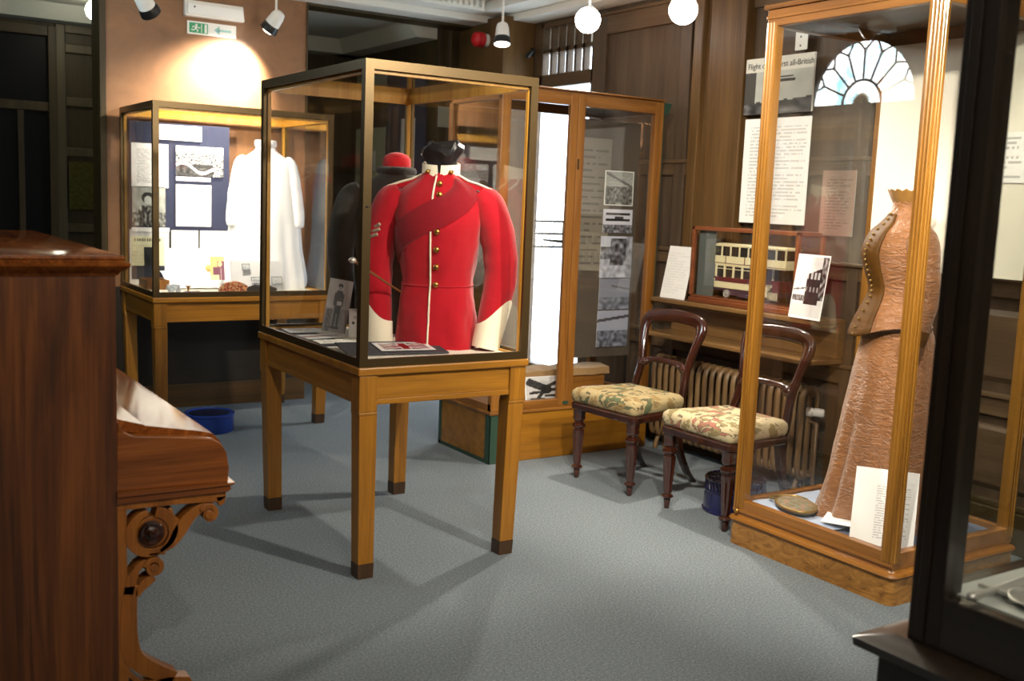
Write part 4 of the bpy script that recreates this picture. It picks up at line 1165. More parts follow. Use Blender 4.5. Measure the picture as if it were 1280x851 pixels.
# ================================================================== RADIATOR, SHELF, TRAM
RADP = wood('radiator_brown_paint', rgb(98, 74, 46), rgb(118, 92, 60), rgb(130, 104, 70), 'z', 1.0, 0.4)
T = thing('radiator', 'brown painted column radiator under shelf behind the chairs', 'radiator', (4.33, 4.33, 0))
m = MB()
nsec = 22
for k in range(nsec):
    y = -0.60 + 1.20 * k / (nsec - 1)
    for dx in (-0.055, 0.0, 0.055):
        m.tube(spline([(dx * 0.3, y, 0.095), (dx, y, 0.13), (dx, y, 0.35), (dx, y, 0.535), (dx * 0.3, y, 0.585)], 12), [(0.017, 0.0145)] * 12, 8)
    m.ball((0, y, 0.57), 0.03, 10, None, (1.6, 0.8, 1)); m.ball((0, y, 0.11), 0.03, 10, None, (1.6, 0.8, 1))
m.tube([(0, -0.62, 0.555), (0, 0.62, 0.555)], 0.02, 10); m.tube([(0, -0.62, 0.11), (0, 0.62, 0.11)], 0.02, 10)
m.build('columns', RADP, T, smooth=50)
m = MB()
for y in (-0.57, 0.57):
    m.tube([(0.0, y, 0.11), (-0.03, y, 0.05), (-0.04, y, 0.0)], 0.014, 8); m.tube([(0.0, y, 0.11), (0.03, y, 0.05), (0.04, y, 0.0)], 0.014, 8)
m.build('foot', RADP, T, smooth=50)
m = MB(); m.tube([(0.0, -0.60, 0.40), (0.0, -0.66, 0.40), (0.0, -0.66, 0.1), (0.0, -0.66, 0.0)], 0.011, 8); m.tube([(0, -0.60, .11), (0, -0.66, .11)], 0.011, 8)
m.build('pipe', RADP, T, smooth=50)
MB().lathe([(0.022, 0), (0.026, 0.006), (0.026, 0.03), (0.022, 0.036), (0.024, 0.05), (0.024, 0.085), (0.018, 0.094), (0, 0.095)], 18, Matrix.Translation((-0.02, -0.60, 0.455)) @ Matrix.Rotation(R(90), 4, 'X') @ Matrix.Rotation(R(35), 4, 'Y')).build('valve_head', WHITE, T, smooth=40)['label'] = 'white valve head'
SHW_Y = wood('shelf_oak', rgb(92, 66, 36), rgb(124, 92, 54), rgb(146, 112, 70), 'y', 0.8, 0.3, 0.2)
T = thing('radiator_shelf', 'stepped oak shelf over the radiator carrying the tram case', 'shelf', (4.44, 4.33, 0.72))
MB().box(-0.26, 0.008, -0.70, 0.60, 0.0, 0.028).build('lower_board', SHW_Y, T, bevel=0.006)
MB().box(-0.05, 0.008, -0.70, 0.60, 0.028, 0.21).build('back_board', SHW_Y, T, bevel=0.003)
MB().box(-0.23, 0.008, -0.70, 0.60, 0.21, 0.237).box(-0.20, 0.0, -0.70, 0.60, 0.196, 0.21).build('upper_board', SHW_Y, T, bevel=0.006)
ZS = 0.957
# glazed box and the tram in it
T = thing('model_case', 'glazed mahogany box on the shelf holding a model tram', 'display case', (4.355, 4.225, ZS), R(-90))
hw, hd, H = 0.40, 0.095, 0.445
m = MB()
m.box(-hw - 0.012, hw + 0.012, -hd - 0.012, hd + 0.012, 0, 0.03); m.box(-hw - 0.004, hw + 0.004, -hd - 0.004, hd + 0.004, 0.03, 0.042)
m.build('base', TRAMWOOD, T, bevel=0.005)
m = MB()
for sx in (-1, 1):
    for sy in (-1, 1):
        m.box(sx * hw - 0.011, sx * hw + 0.011, sy * hd - 0.011, sy * hd + 0.011, 0.042, H)
for sy in (-1, 1): m.box(-hw - 0.011, hw + 0.011, sy * hd - 0.011, sy * hd + 0.011, H - 0.022, H)
for sx in (-1, 1): m.box(sx * hw - 0.011, sx * hw + 0.011, -hd, hd, H - 0.022, H)
m.build('frame', TRAMWOOD, T, bevel=0.003)
for P in ((-hw, hw, -hd - 0.002, -hd + 0.001, 0.042, H - 0.02), (-hw, hw, hd - 0.001, hd + 0.002, 0.042, H - 0.02), (-hw - 0.001, -hw + 0.002, -hd, hd, 0.042, H - 0.02), (hw - 0.002, hw + 0.001, -hd, hd, 0.042, H - 0.02), (-hw, hw, -hd, hd, H - 0.008, H - 0.005)):
    MB().box(*P).build('glass_pane', GLASS, T)
MB().box(-hw + 0.012, -hw + 0.150, -hd + 0.03, -hd + 0.034, 0.042, H - 0.025).build('inner_card', plain('grey_card', rgb(90, 96, 92), 0.7), T)
TC = plain('tram_cream', rgb(232, 222, 178), 0.4)
TM = plain('tram_maroon', rgb(96, 28, 34), 0.4)
TD = plain('tram_dark_interior', rgb(34, 28, 24), 0.5)
TU = plain('tram_underframe', rgb(74, 48, 62), 0.5)
T = thing('model_tram', 'cream and maroon double deck model tram inside the mahogany box', 'model tram', (4.355, 4.222, ZS + 0.043), R(-90))
# local x: -0.27 (left) .. 0.29 (right); faces -Y
m = MB()
m.box(-0.255, 0.10, -0.055, 0.055, 0.055, 0.095)
m.box(-0.285, -0.255, -0.05, 0.05, 0.055, 0.105)
m.build('rocker_panel', TC, T, bevel=0.003)
m = MB(); m.box(-0.252, 0.10, -0.054, 0.054, 0.095, 0.118); m.box(-0.285, -0.262, -0.05, 0.05, 0.06, 0.125, None, (0.004, 0, 0.004, 0.004)); m.box(0.19, 0.24, -0.05, 0.05, 0.06, 0.125)
m.build('waist_band', TM, T, bevel=0.002)
m = MB()
for k in range(6):
    x = -0.25 + 0.35 * k / 5
    m.box(x - 0.006, x + 0.006, -0.055, -0.047, 0.118, 0.19); m.box(x - 0.006, x + 0.006, 0.047, 0.055, 0.118, 0.19)
m.box(-0.252, 0.10, -0.056, -0.048, 0.182, 0.19); m.box(-0.252, 0.10, 0.048, 0.056, 0.182, 0.19); m.box(-0.25, 0.10, -0.054, -0.05, 0.165, 0.169)
m.build('window_pillar', TC, T, bevel=0.001)
MB().box(-0.245, 0.095, -0.044, 0.044, 0.095, 0.19).build('saloon', TD, T)
m = MB(); m.box(-0.285, 0.285, -0.058, 0.058, 0.190, 0.196); m.box(-0.285, 0.285, -0.058, -0.052, 0.196, 0.240); m.box(-0.285, 0.285, 0.052, 0.058, 0.196, 0.240); m.box(-0.285, -0.279, -0.052, 0.052, 0.196, 0.24); m.box(0.279, 0.285, -0.052, 0.052, 0.196, 0.24)
m.build('upper_deck', TC, T, bevel=0.002)
m = MB()
for x in (-0.17, -0.02, 0.13): m.box(x - 0.0025, x + 0.0025, -0.0595, -0.058, 0.196, 0.24)
m.box(-0.285, 0.285, -0.0592, -0.058, 0.197, 0.2); m.box(-0.255, 0.10, -0.0562, -0.055, 0.092, 0.096)
m.build('lining', TM, T)
m = MB()
for k in range(9):
    x = -0.278 + 0.556 * k / 8
    m.box(x - 0.005, x + 0.005, -0.056, -0.05, 0.24, 0.295); m.box(x - 0.005, x + 0.005, 0.05, 0.056, 0.24, 0.295)
m.box(-0.285, 0.285, -0.060, 0.060, 0.295, 0.304); m.box(-0.275, 0.275, -0.05, 0.05, 0.304, 0.312, None, (0.02, 0.02, 0.02, 0.02))
m.build('upper_window_frame', TC, T, bevel=0.001)
MB().box(-0.27, 0.27, -0.044, 0.044, 0.24, 0.294).build('upper_saloon', TD, T)
m = MB(); m.box(-0.28, 0.25, -0.045, 0.045, 0.04, 0.055); m.box(-0.17, 0.09, -0.046, 0.046, 0.018, 0.04)
m.box(-0.06, 0.0, -0.05, 0.05, 0.012, 0.035)
m.build('truck', TU, T, bevel=0.002)
for x in (-0.155, 0.075):
    for y in (-0.05, 0.05):
        m = MB(); Mx = Matrix.Translation((x, y, 0.024)) @ Matrix.Rotation(R(90), 4, 'X')
        m.lathe([(0.010, -0.006), (0.024, -0.005), (0.024, 0.005), (0.018, 0.006), (0.018, 0.004), (0.007, 0.005), (0.006, 0.009), (0, 0.009)], 20, Mx)
        m.build('wheel', SILVER, T, smooth=30)
m = MB()
m.box(0.10, 0.25, -0.045, 0.045, 0.055, 0.062)
for k in range(7):
    m.box(0.13 + 0.014 * k, 0.144 + 0.014 * k, 0.0, 0.045, 0.062, 0.08 + 0.017 * k)
m.tube([(0.25, -0.045, 0.06), (0.25, -0.045, 0.19)], 0.003, 6); m.tube([(0.12, -0.05, 0.06), (0.12, -0.05, 0.19)], 0.003, 6)
m.build('platform_stairs', TD, T)
m = MB(); m.box(0.11, 0.16, -0.052, -0.05, 0.03, 0.09); 
for k in range(6): m.box(0.165 + 0.012 * k, 0.169 + 0.012 * k, -0.05, -0.046, 0.02, 0.062)
m.build('fender', TC, T)
sheet('card', 'blank white card standing left of the model tram box', 'card', 0.205, 0.32, (4.232, 4.760, ZS + 0.002), R(-12), R(-86), mat=textsheet('white_info', 0.235, 0.32, 0.016, amount=0.12))
sheet('photograph', 'monochrome photo of a tram car standing right of the model box', 'photograph', 0.225, 0.335, (4.20, 3.70, ZS + 0.002), R(-8), R(-94), paint=ph_tram, res=(46, 66))

# wall boards above the tram
T = thing('title_board', 'wall board headed with words on the first all-British flight', 'board', (4.425, 4.20, 2.045), R(-90))
sheet('picture_panel', None, None, 0.50, 0.31, (0, -0.008, 0), paint=ph_frontis, res=(60, 40), parent=T, t=0.004)
MB().box(-0.25, 0.25, -0.004, 0.003, 0, 0.31).build('backing', CARD, T)
def lettering(txt, size, loc, parent, mat, name='lettering', rot=(R(90), 0, 0), align='LEFT'):
    cu = bpy.data.curves.new(name, 'FONT'); cu.body = txt; cu.size = size; cu.extrude = 0.0004; cu.align_x = align
    o = bpy.data.objects.new(name, cu); COL.objects.link(o); cu.materials.append(mat)
    bpy.context.view_layer.update()
    me = bpy.data.meshes.new_from_object(o.evaluated_get(bpy.context.evaluated_depsgraph_get()))
    bpy.data.objects.remove(o)
    o = bpy.data.objects.new(name, me); COL.objects.link(o)
    if not me.materials: me.materials.append(mat)
    o.parent = parent; o.location = loc; o.rotation_euler = rot
    return o
INK = plain('black_ink', rgb(34, 34, 36), 0.6)
lettering('Flight of the first all-British', 0.045, (-0.235, -0.0112, 0.252), T, INK)
T = thing('text_board', 'tall white board of small print below the title board', 'board', (4.425, 4.185, 1.435), R(-90))
sheet('text_panel', None, None, 0.49, 0.585, (0, -0.006, 0), mat=textsheet('flight_text', 0.49, 0.585, 0.019, amount=0.36, marg=(0.1, 0.05, 0.05, 0.08)), parent=T)
sheet('notice', 'small white notice above the title board', 'notice', 0.085, 0.14, (4.425, 4.06, 2.375), 0, R(-90), paint=lambda u, v: (0.3, 0.3, 0.3) if (abs(u - .45) < .06 and (abs(v - .5) < .04 or abs(v - .15) < .04)) else (0.88, 0.88, 0.84), res=(16, 24))
sheet('notice', 'dim brown reflection of a text notice behind the dress case', 'notice', 0.22, 0.34, (4.425, 3.73, 1.39), 0, R(-90), mat=textsheet('notice_reflection', 0.22, 0.34, 0.016, rgb(138, 112, 96), rgb(96, 72, 60), amount=0.7))  # dim brown sheet imitates a notice mirrored in the case glass

# pierced blue stool-shaped heater tray below chair
BLUE = plain('dark_blue_enamel', rgb(24, 26, 74), 0.25, 0.0, 0.5, 0.4)
T = thing('foot_warmer', 'round dark blue foot warmer with pierced rim beneath the pink chair', 'foot warmer', (3.765, 3.675, 0))
MB().lathe([(0.158, 0.0), (0.160, 0.012), (0.154, 0.018), (0.150, 0.10), (0.154, 0.105), (0.154, 0.112), (0.150, 0.115)], 40).build('body', BLUE, T, smooth=40)
m = MB()
for k in range(40):
    a0, a1 = 2 * PI * k / 40, 2 * PI * (k + 1) / 40
    for s in (0, 1):
        m.tube([(0.150 * math.cos(a0 if s else a1), 0.150 * math.sin(a0 if s else a1), 0.112), (0.146 * math.cos(a1 if s else a0), 0.146 * math.sin(a1 if s else a0), 0.165)], 0.004, 5)
m.tube([(0.147 * math.cos(2 * PI * k / 40), 0.147 * math.sin(2 * PI * k / 40), 0.166) for k in range(40)], 0.006, 6, closed=True)
m.build('pierced_rim', BLUE, T, smooth=40)
m = MB()
for k in range(-4, 5):
    xx = k * 0.032; hh = math.sqrt(0.146 ** 2 - xx * xx)
    m.tube([(xx, -hh, 0.164), (xx, hh, 0.164)], 0.005, 5)
m.build('grille', plain('purple_grille', rgb(70, 50, 80), 0.4), T, smooth=40)

# ================================================================== DRESS CASE
dx0, dx1, dy0, dy1 = 3.38, 4.20, 2.44, 3.325
T = thing('glass_display_case', 'tall glazed oak case at right holding the brown dress', 'display case', ((dx0 + dx1) / 2, (dy0 + dy1) / 2, 0))
hx, hy = (dx1 - dx0) / 2, (dy1 - dy0) / 2
FIG = NT('figured_oak'); _v = FIG.coord((1, 1, 2.5)); _n = FIG.noise(_v, 9, 6, 0.7, 2.2)
FIG.l(FIG.ramp(_n, [(0.3, rgb(104, 68, 24)), (0.5, rgb(150, 104, 46)), (0.7, rgb(178, 130, 66))]), FIG.b.inputs['Base Color']); FIG.b.inputs['Roughness'].default_value = 0.4
FIG = FIG.m
def rrect(hx_, hy_, r, z, n=6):
    pts = []
    for cx, cy, a0 in ((1, 1, 0), (-1, 1, 90), (-1, -1, 180), (1, -1, 270)):
        for k in range(n):
            a = R(a0 + 90 * k / (n - 1)); pts.append((cx * (hx_ - r) + r * math.cos(a), cy * (hy_ - r) + r * math.sin(a), z))
    return pts
MB().loft([rrect(hx, hy, 0.035, 0), rrect(hx, hy, 0.035, 0.108)]).build('plinth', FIG, T, smooth=40)
MB().loft([rrect(hx + 0.006, hy + 0.006, 0.04, 0.108), rrect(hx + 0.012, hy + 0.012, 0.04, 0.116), rrect(hx + 0.008, hy + 0.008, 0.04, 0.126), rrect(hx - 0.008, hy - 0.008, 0.03, 0.13), rrect(hx - 0.012, hy - 0.012, 0.03, 0.138)]).build('plinth_moulding', OAKR_Y, T, smooth=30)
fx_, fy_ = hx - 0.012, hy - 0.012
def rail_ring(z0, z1, th=0.04):
    m = MB(); fx_, fy_ = hx - 0.0138, hy - 0.0138
    for sy in (-1, 1): m.box(-fx_, fx_, *sorted((sy * fy_, sy * (fy_ - th))), z0, z1)
    for sx in (-1, 1): m.box(*sorted((sx * fx_, sx * (fx_ - th))), -fy_ + th, fy_ - th, z0, z1)
    return m
m = rail_ring(0.138, 0.205); m.box(-fx_ - 0.004, -fx_, -fy_, fy_, 0.15, 0.165)
m.build('bottom_rail', OAKR_Y, T, bevel=0.006)
m = rail_ring(2.285, 2.355)
m.box(-fx_ - 0.012, fx_ + 0.012, -fy_ - 0.012, fy_ + 0.012, 2.355, 2.375)
m.box(-fx_ - 0.004, -fx_, -fy_, fy_, 2.315, 2.33)
m.build('top_rail', OAKR_Y, T, bevel=0.006)
GOLDOAK = wood('golden_oak_post', rgb(98, 62, 16), rgb(138, 94, 30), rgb(162, 114, 46), 'z', 1.0, 0.35, 0.3)
for sx in (-1, 1):
    for sy in (-1, 1):
        m = MB()
        w1_ = 0.058 if sx < 0 else 0.05
        m.box(*sorted((sx * fx_, sx * (fx_ - 0.042))), *sorted((sy * fy_, sy * (fy_ - w1_))), 0.16, 2.30)
        # reeded mouldings
        for q in (0.010, 0.026, 0.042):
            m.tube([(sx * fx_, sy * (fy_ - q), 0.17), (sx * fx_, sy * (fy_ - q), 2.30)], 0.005, 6)
            if q < 0.04: m.tube([(sx * (fx_ - q), sy * fy_, 0.17), (sx * (fx_ - q), sy * fy_, 2.30)], 0.005, 6)
        m.build('corner_post', GOLDOAK, T, smooth=30)
MB().ball((-fx_ - 0.008, fy_ - 0.03, 0.155), 0.012, 12).build('stud', BRASS, T, smooth=60)
for P in ((-fx_ + 0.018, -fx_ + 0.022, -fy_ + 0.03, fy_ - 0.03, 0.20, 2.29), (fx_ - 0.022, fx_ - 0.018, -fy_ + 0.03, fy_ - 0.03, 0.20, 2.29), (-fx_ + 0.03, fx_ - 0.03, -fy_ + 0.018, -fy_ + 0.022, 0.20, 2.29), (-fx_ + 0.03, fx_ - 0.03, fy_ - 0.022, fy_ - 0.018, 0.20, 2.29)):
    MB().box(*P).build('glass_pane', GLASS, T)
MB().box(-fx_ + 0.03, fx_ - 0.03, -fy_ + 0.03, fy_ - 0.03, 2.34, 2.354).build('top_board', PANEL_H, T)
MB().box(-fx_ + 0.035, fx_ - 0.035, -fy_ + 0.035, fy_ - 0.035, 0.14, 0.182).build('display_floor', cloth('blue_lining', rgb(70, 82, 110), rgb(88, 100, 126), 8), T)
DZ = 0.184
sheet('back_panel', 'cream board closing the upper back of the dress case', 'board', 0.78, 1.02, (4.135, 2.885, 1.26), 0, R(-90), mat=plain('cream_board', rgb(232, 228, 212), 0.7), t=0.008)
sheet('text_sheet', 'white printed sheet on the cream board behind the dress', 'sheet', 0.30, 0.21, (4.126, 2.66, 1.66), 0, R(-90), mat=textsheet('back_text', 0.30, 0.21, 0.02, amount=0.5))
# white linen at the foot
T = thing('floor_cloth', 'pale blue rumpled cloth on the dress case floor', 'cloth', (3.64, 3.05, DZ))
m = MB(); rg = []
for k in range(21):
    rg.append([(lerp(-0.20, 0.40, i / 24), lerp(-0.25, 0.21, k / 20), 0.004 + 0.016 * (0.5 + 0.5 * mnoise.noise(Vector((i * .25, k * .25, 4)))) + (0.01 if 0 else 0)) for i in range(25)])
m.loft(rg, False, False)
o = m.build('drape', cloth('pale_blue_cloth', rgb(150, 164, 190), rgb(176, 188, 208), 10), T, smooth=60)
sd = o.modifiers.new('Solid', 'SOLIDIFY'); sd.thickness = 0.003; sd.offset = 1
# the purse
T = thing('tapestry_purse', 'oval tapestry purse with chain lying at the foot of the dress', 'purse', (3.535, 3.075, DZ + 0.022), R(62))
t = NT('old_tapestry'); n = t.noise(t.coord(), 34, 3, 0.6)
t.l(t.ramp(n, [(0.35, rgb(92, 74, 42)), (0.47, rgb(116, 92, 54)), (0.53, rgb(86, 112, 96)), (0.60, rgb(150, 96, 78)), (0.7, rgb(126, 104, 60))]), t.b.inputs['Base Color']); t.b.inputs['Roughness'].default_value = 0.7
m = MB().lathe([(0.10, 0.0), (0.112, 0.006), (0.112, 0.014), (0.10, 0.022), (0.06, 0.028), (0, 0.03)], 40, Matrix.Diagonal((1.12, 0.75, 1, 1)))
m.build('pouch', t.m, T, smooth=50)
OG = plain('old_gold', rgb(140, 112, 56), 0.4, 0.6)
m = MB(); m.tube([(1.12 * 0.108 * math.cos(2 * PI * i / 40), 0.75 * 0.108 * math.sin(2 * PI * i / 40), 0.014) for i in range(40)], 0.008, 8, closed=True); m.build('rim', OG, T, smooth=60)
m = MB()
P = spline([(0.08, 0.05, 0.014), (0.13, 0.075, 0.008), (0.165, 0.03, 0.008), (0.16, -0.05, 0.008), (0.11, -0.085, 0.008), (0.06, -0.075, 0.014)], 46)
m.tube(P, [0.005 + 0.002 * (k % 2) for k in range(46)], 6); m.build('chain', OG, T, smooth=50)
sheet('text_sheet', 'white sheet lying flat by the near glass of dress case', 'sheet', 0.15, 0.17, (3.49, 2.80, DZ + 0.03), R(-86), R(-62), mat=textsheet('flat_text', 0.20, 0.27, 0.016, amount=0.35))
sheet('text_board', 'white printed board leaning at the foot of the dress', 'board', 0.245, 0.315, (3.487, 2.585, DZ + 0.002), R(-25), R(-55), mat=textsheet('lean_text', 0.245, 0.315, 0.010, amount=0.4, marg=(0.36, 0.08, 0.1, 0.2)), t=0.005)

# the dress
SATIN = NT('copper_satin')
_v = SATIN.coord((1, 1, 2.2)); _n = SATIN.noise(_v, 26, 4, 0.6, 1.0)
SATIN.l(SATIN.mix(_n, rgb(106, 66, 32), rgb(160, 106, 58)), SATIN.b.inputs['Base Color'])
SATIN.b.inputs['Roughness'].default_value = 0.38; SATIN.b.inputs['Sheen Weight'].default_value = 0.3
SATIN.bump(_n, 0.7, 0.02); SATIN = SATIN.m
VELV = cloth('brown_velvet', rgb(66, 40, 8), rgb(98, 64, 16), 30, 0.6, 0.0)
T = thing('brown_dress', 'copper brown satin dress with velvet bodice front and long skirt', 'dress', (3.82, 2.85, DZ), R(-118))
# local: front = -Y
SK = [(0.0, 0.250, -0.285, 0.30), (0.03, 0.250, -0.275, 0.30), (0.10, 0.236, -0.252, 0.28), (0.30, 0.212, -0.215, 0.245), (0.55, 0.188, -0.180, 0.205), (0.78, 0.156, -0.142, 0.165), (0.90, 0.134, -0.120, 0.125), (0.98, 0.120, -0.112, 0.10)]
rings = []
for k in range(56):
    z = 0.98 * k / 55
    a, f, b = interp(SK, z)
    ring = []
    for i in range(96):
        th = 2 * PI * i / 96
        c, s = math.cos(th), math.sin(th)
        r_ = 1 + 0.045 * smooth(0.95, 0.1, z) * (math.sin(th * 11 + 1.5 * mnoise.noise(Vector((th, z * 3, 0)))) * 0.8 + 0.6 * math.sin(th * 17 + 2)) + 0.02 * mnoise.noise(Vector((c * 3, s * 3, z * 9)))
        ring.append((a * c * r_, (-f if s < 0 else b) * s * r_ if s >= 0 else -(-f) * -s * r_, z))
    rings.append(ring)
MB().loft(rings).build('skirt', SATIN, T, smooth=70)
BK = [(0.86, 0.172, -0.196, 0.14), (0.90, 0.160, -0.178, 0.125), (0.97, 0.134, -0.130, 0.105), (1.02, 0.132, -0.122, 0.10), (1.10, 0.148, -0.150, 0.105), (1.17, 0.160, -0.165, 0.108), (1.25, 0.160, -0.132, 0.10), (1.29, 0.130, -0.090, 0.09), (1.325, 0.080, -0.066, 0.07), (1.35, 0.060, -0.060, 0.06), (1.40, 0.058, -0.060, 0.058)]
def bod(th, z, off=0.0):
    a, f, b = interp(BK, z)
    c, s = math.cos(th), math.sin(th)
    y = (-f + off) * s if s < 0 else (b + off) * s
    # basque dips to a point at the front
    dip = smooth(0.98, 0.86, z) * (0.055 * max(0, -s) ** 3 + 0.0)
    return Vector(((a + off) * c, y, z - dip))
rings = [[bod(2 * PI * i / 64, lerp(0.86, 1.40, k / 40)) * 1.0 for i in range(64)] for k in range(41)]
MB().loft(rings, True, False).build('bodice', SATIN, T, smooth=70)
# velvet front panel
m = MB(); rg = []
for k in range(31):
    z = lerp(0.86, 1.33, k / 30)
    hw_ = lerp(0.62, 0.50, k / 30)
    rg.append([bod(-PI / 2 + hw_ * q, z, 0.007) for q in (-1, -0.75, -0.5, -0.25, 0, 0.25, 0.5, 0.75, 1)])
m.loft(rg, False, False)
o = m.build('velvet_front', VELV, T, smooth=70)
sd = o.modifiers.new('Solid', 'SOLIDIFY'); sd.thickness = 0.008; sd.offset = -1
o['label'] = 'dark gold velvet front panel'
m = MB()
for k in range(22):
    m.ball(bod(-PI / 2 + 0.10, lerp(0.87, 1.33, k / 21), 0.011), 0.0065, 8)
m.build('button_row', OG, T, smooth=60)
m = MB(); rg = []
for z, o_ in ((1.38, 0.0), (1.40, 0.012), (1.43, 0.022)):
    rg.append([(lambda p: Vector((p.x, p.y, z + 0.006 * math.sin(i * 1.9))))(bod(2 * PI * i / 48, 1.39, o_ + 0.005 * math.sin(i * 1.9) * (z - 1.37) * 20)) for i in range(48)])
m.loft(rg, True, False)
m.build('ruffled_collar', cloth('gold_ruffle', rgb(126, 88, 34), rgb(160, 118, 56), 30), T, smooth=60)
m = MB().lathe([(0.05, 1.36), (0.05, 1.40), (0.04, 1.415), (0.0, 1.42)], 24)
m.build('neck_block', IVORY, T, smooth=50)
for s in (1, -1):
    pts = [(s * 0.12, 0.005, 1.255, 0.045, 0.05), (s * 0.158, 0.006, 1.215, 0.058, 0.064), (s * 0.190, 0.012, 1.10, 0.056, 0.06), (s * 0.205, 0.015, 0.98, 0.052, 0.055), (s * 0.202, 0.0, 0.88, 0.046, 0.048), (s * 0.195, -0.02, 0.80, 0.042, 0.046)]
    rz_ = sleeve(s * 2, pts)
    o = MB().loft(rz_).build('sleeve', SATIN, T, smooth=60)
    m = MB(); cc = [sum(r_, Vector()) / 28 for r_ in rz_]
    m.loft([[cc[k] + (p - cc[k]) * 1.08 for p in rz_[k]] for k in range(21, 26)], True, True)
    m.build('velvet_cuff', VELV, o, smooth=60)

# ================================================================== DARK FOREGROUND CASE
EB = wood('ebonised_wood', rgb(18, 12, 7), rgb(30, 21, 13), rgb(44, 31, 19), 'z', 1.0, 0.4, 0.1)
EBY = wood('ebonised_wood_across', rgb(18, 13, 9), rgb(34, 25, 17), rgb(48, 36, 25), 'y', 1.0, 0.3, 0.3)
fx0, fy1 = 2.10, 1.462
T = thing('ebony_display_case', 'black wooden glazed case at the near right edge', 'display case', (fx0 + 0.36, fy1 - 0.62, 0))
ax, ay = 0.36, 0.62
MB().box(-ax - 0.02, ax + 0.02, -ay - 0.02, ay + 0.06, 0.02, 0.46).build('cabinet', EB, T, bevel=0.006)
MB().box(-ax - 0.04, ax + 0.04, -ay - 0.04, ay + 0.08, 0, 0.06).build('plinth', EB, T, bevel=0.006)
MB().loft([rrect(ax + 0.035, ay + 0.085, 0.01, 0.455), rrect(ax + 0.06, ay + 0.11, 0.012, 0.468), rrect(ax + 0.062, ay + 0.112, 0.012, 0.488), rrect(ax + 0.045, ay + 0.09, 0.012, 0.497), rrect(ax + 0.012, ay + 0.03, 0.012, 0.515)]).build('ledge', EBY, T, smooth=30)
for sx in (-1, 1):
    for sy in (-1, 1):
        m = MB().box(*sorted((sx * ax, sx * (ax - 0.07))), *sorted((sy * ay, sy * (ay - 0.085))), 0.512, 2.25)
        m.box(*sorted((sx * (ax + 0.006), sx * ax)), *sorted((sy * (ay - 0.02), sy * (ay - 0.045))), 0.52, 2.2)
        m.build('corner_post', EB, T, bevel=0.006)
for z0, z1 in ((0.512, 0.64), (2.16, 2.249)):
    for sx in (-1, 1): MB().box(*sorted((sx * (ax - .002), sx * (ax - 0.05))), -ay + 0.08, ay - 0.08, z0, z1).build('rail', EBY, T, bevel=0.006)
    for sy in (-1, 1): MB().box(-ax + 0.06, ax - 0.06, *sorted((sy * (ay - .002), sy * (ay - 0.05))), z0, z1).build('rail', EBY, T, bevel=0.006)
MB().box(-ax, ax, -ay, ay, 2.25, 2.27).build('top_board', EBY, T, bevel=0.004)
for P in ((-ax + 0.02, -ax + 0.024, -ay + 0.08, ay - 0.08, 0.64, 2.16), (ax - 0.024, ax - 0.02, -ay + 0.08, ay - 0.08, 0.64, 2.16), (-ax + 0.06, ax - 0.06, -ay + 0.02, -ay + 0.024, 0.64, 2.16), (-ax + 0.06, ax - 0.06, ay - 0.024, ay - 0.02, 0.64, 2.16)):
    MB().box(*P).build('glass_pane', GLASS_D, T)
MB().box(-ax + 0.05, ax - 0.05, -ay + 0.05, ay - 0.05, 0.60, 0.642).build('display_floor', cloth('grey_baize', rgb(186, 188, 180), rgb(206, 208, 200), 12), T)
T = thing('silver_salver', 'polished silver tray at the lower right corner of the black case', 'tray', (2.262, 1.235, 0.643))
MB().lathe([(0.03, 0), (0.055, 0.004), (0.072, 0.014), (0.076, 0.016), (0.071, 0.018), (0.05, 0.008), (0, 0.007)], 40).build('dish', SILVER, T, smooth=40)
T = thing('silver_dagger', 'long silver blade lying behind the tray in the black case', 'blade', (2.42, 1.345, 0.648), R(4))
m = MB(); m.loft([[(x, -w * 1.5, 0.004), (x, 0, 0.014), (x, w * 1.5, 0.004), (x, 0, 0.0)] for x, w in ((-0.2, 0.012), (0.1, 0.012), (0.17, 0.008), (0.2, 0.001))]); m.build('blade', SILVER, T)
m = MB(); m.tube([(-0.2, 0, 0.008), (-0.29, 0, 0.008)], [0.008, 0.010], 10); m.tube([(-0.2, -0.035, 0.008), (-0.2, 0.035, 0.008)], 0.006, 8); m.ball((-0.295, 0, 0.011), 0.012, 10, None, (1, 1, .75)); m.build('hilt', SILVER, T, smooth=50)

# ================================================================== PIANO
PY = 3.06
T = thing('upright_piano', 'walnut upright piano seen from its treble end at left', 'piano', (0.33, PY + 0.75, 0))
ox, oy = -0.33, -0.75    # local = world + offset
def W(x): return x + ox
LEN = 1.52
MB().box(W(-0.02), W(0.655), oy + 0.0, oy + 0.035, 0.0, 1.262).build('end_panel', WALNUT_Z, T, bevel=0.002)
MB().box(W(-0.02), W(0.655), oy + LEN - 0.035, oy + LEN, 0.0, 1.262).build('end_panel', WALNUT_Z, T, bevel=0.002)
MB().box(W(0.60), W(0.645), oy + 0.035, oy + LEN - 0.035, 0.80, 1.262).build('upper_front_panel', WALNUT_Y, T, bevel=0.003)
MB().box(W(0.58), W(0.62), oy + 0.035, oy + LEN - 0.035, 0.0, 0.58).build('lower_front_panel', WALNUT_Y, T, bevel=0.003)
MB().box(W(-0.02), W(0.0), oy + 0.035, oy + LEN - 0.035, 0.0, 1.25).build('back_panel', WALNUT_Y, T)
m = MB()
def lidring(o_, z): return [(W(-0.03), oy - o_, z), (W(0.655) + o_, oy - o_, z), (W(0.655) + o_, oy + LEN + o_, z), (W(-0.03), oy + LEN + o_, z)]
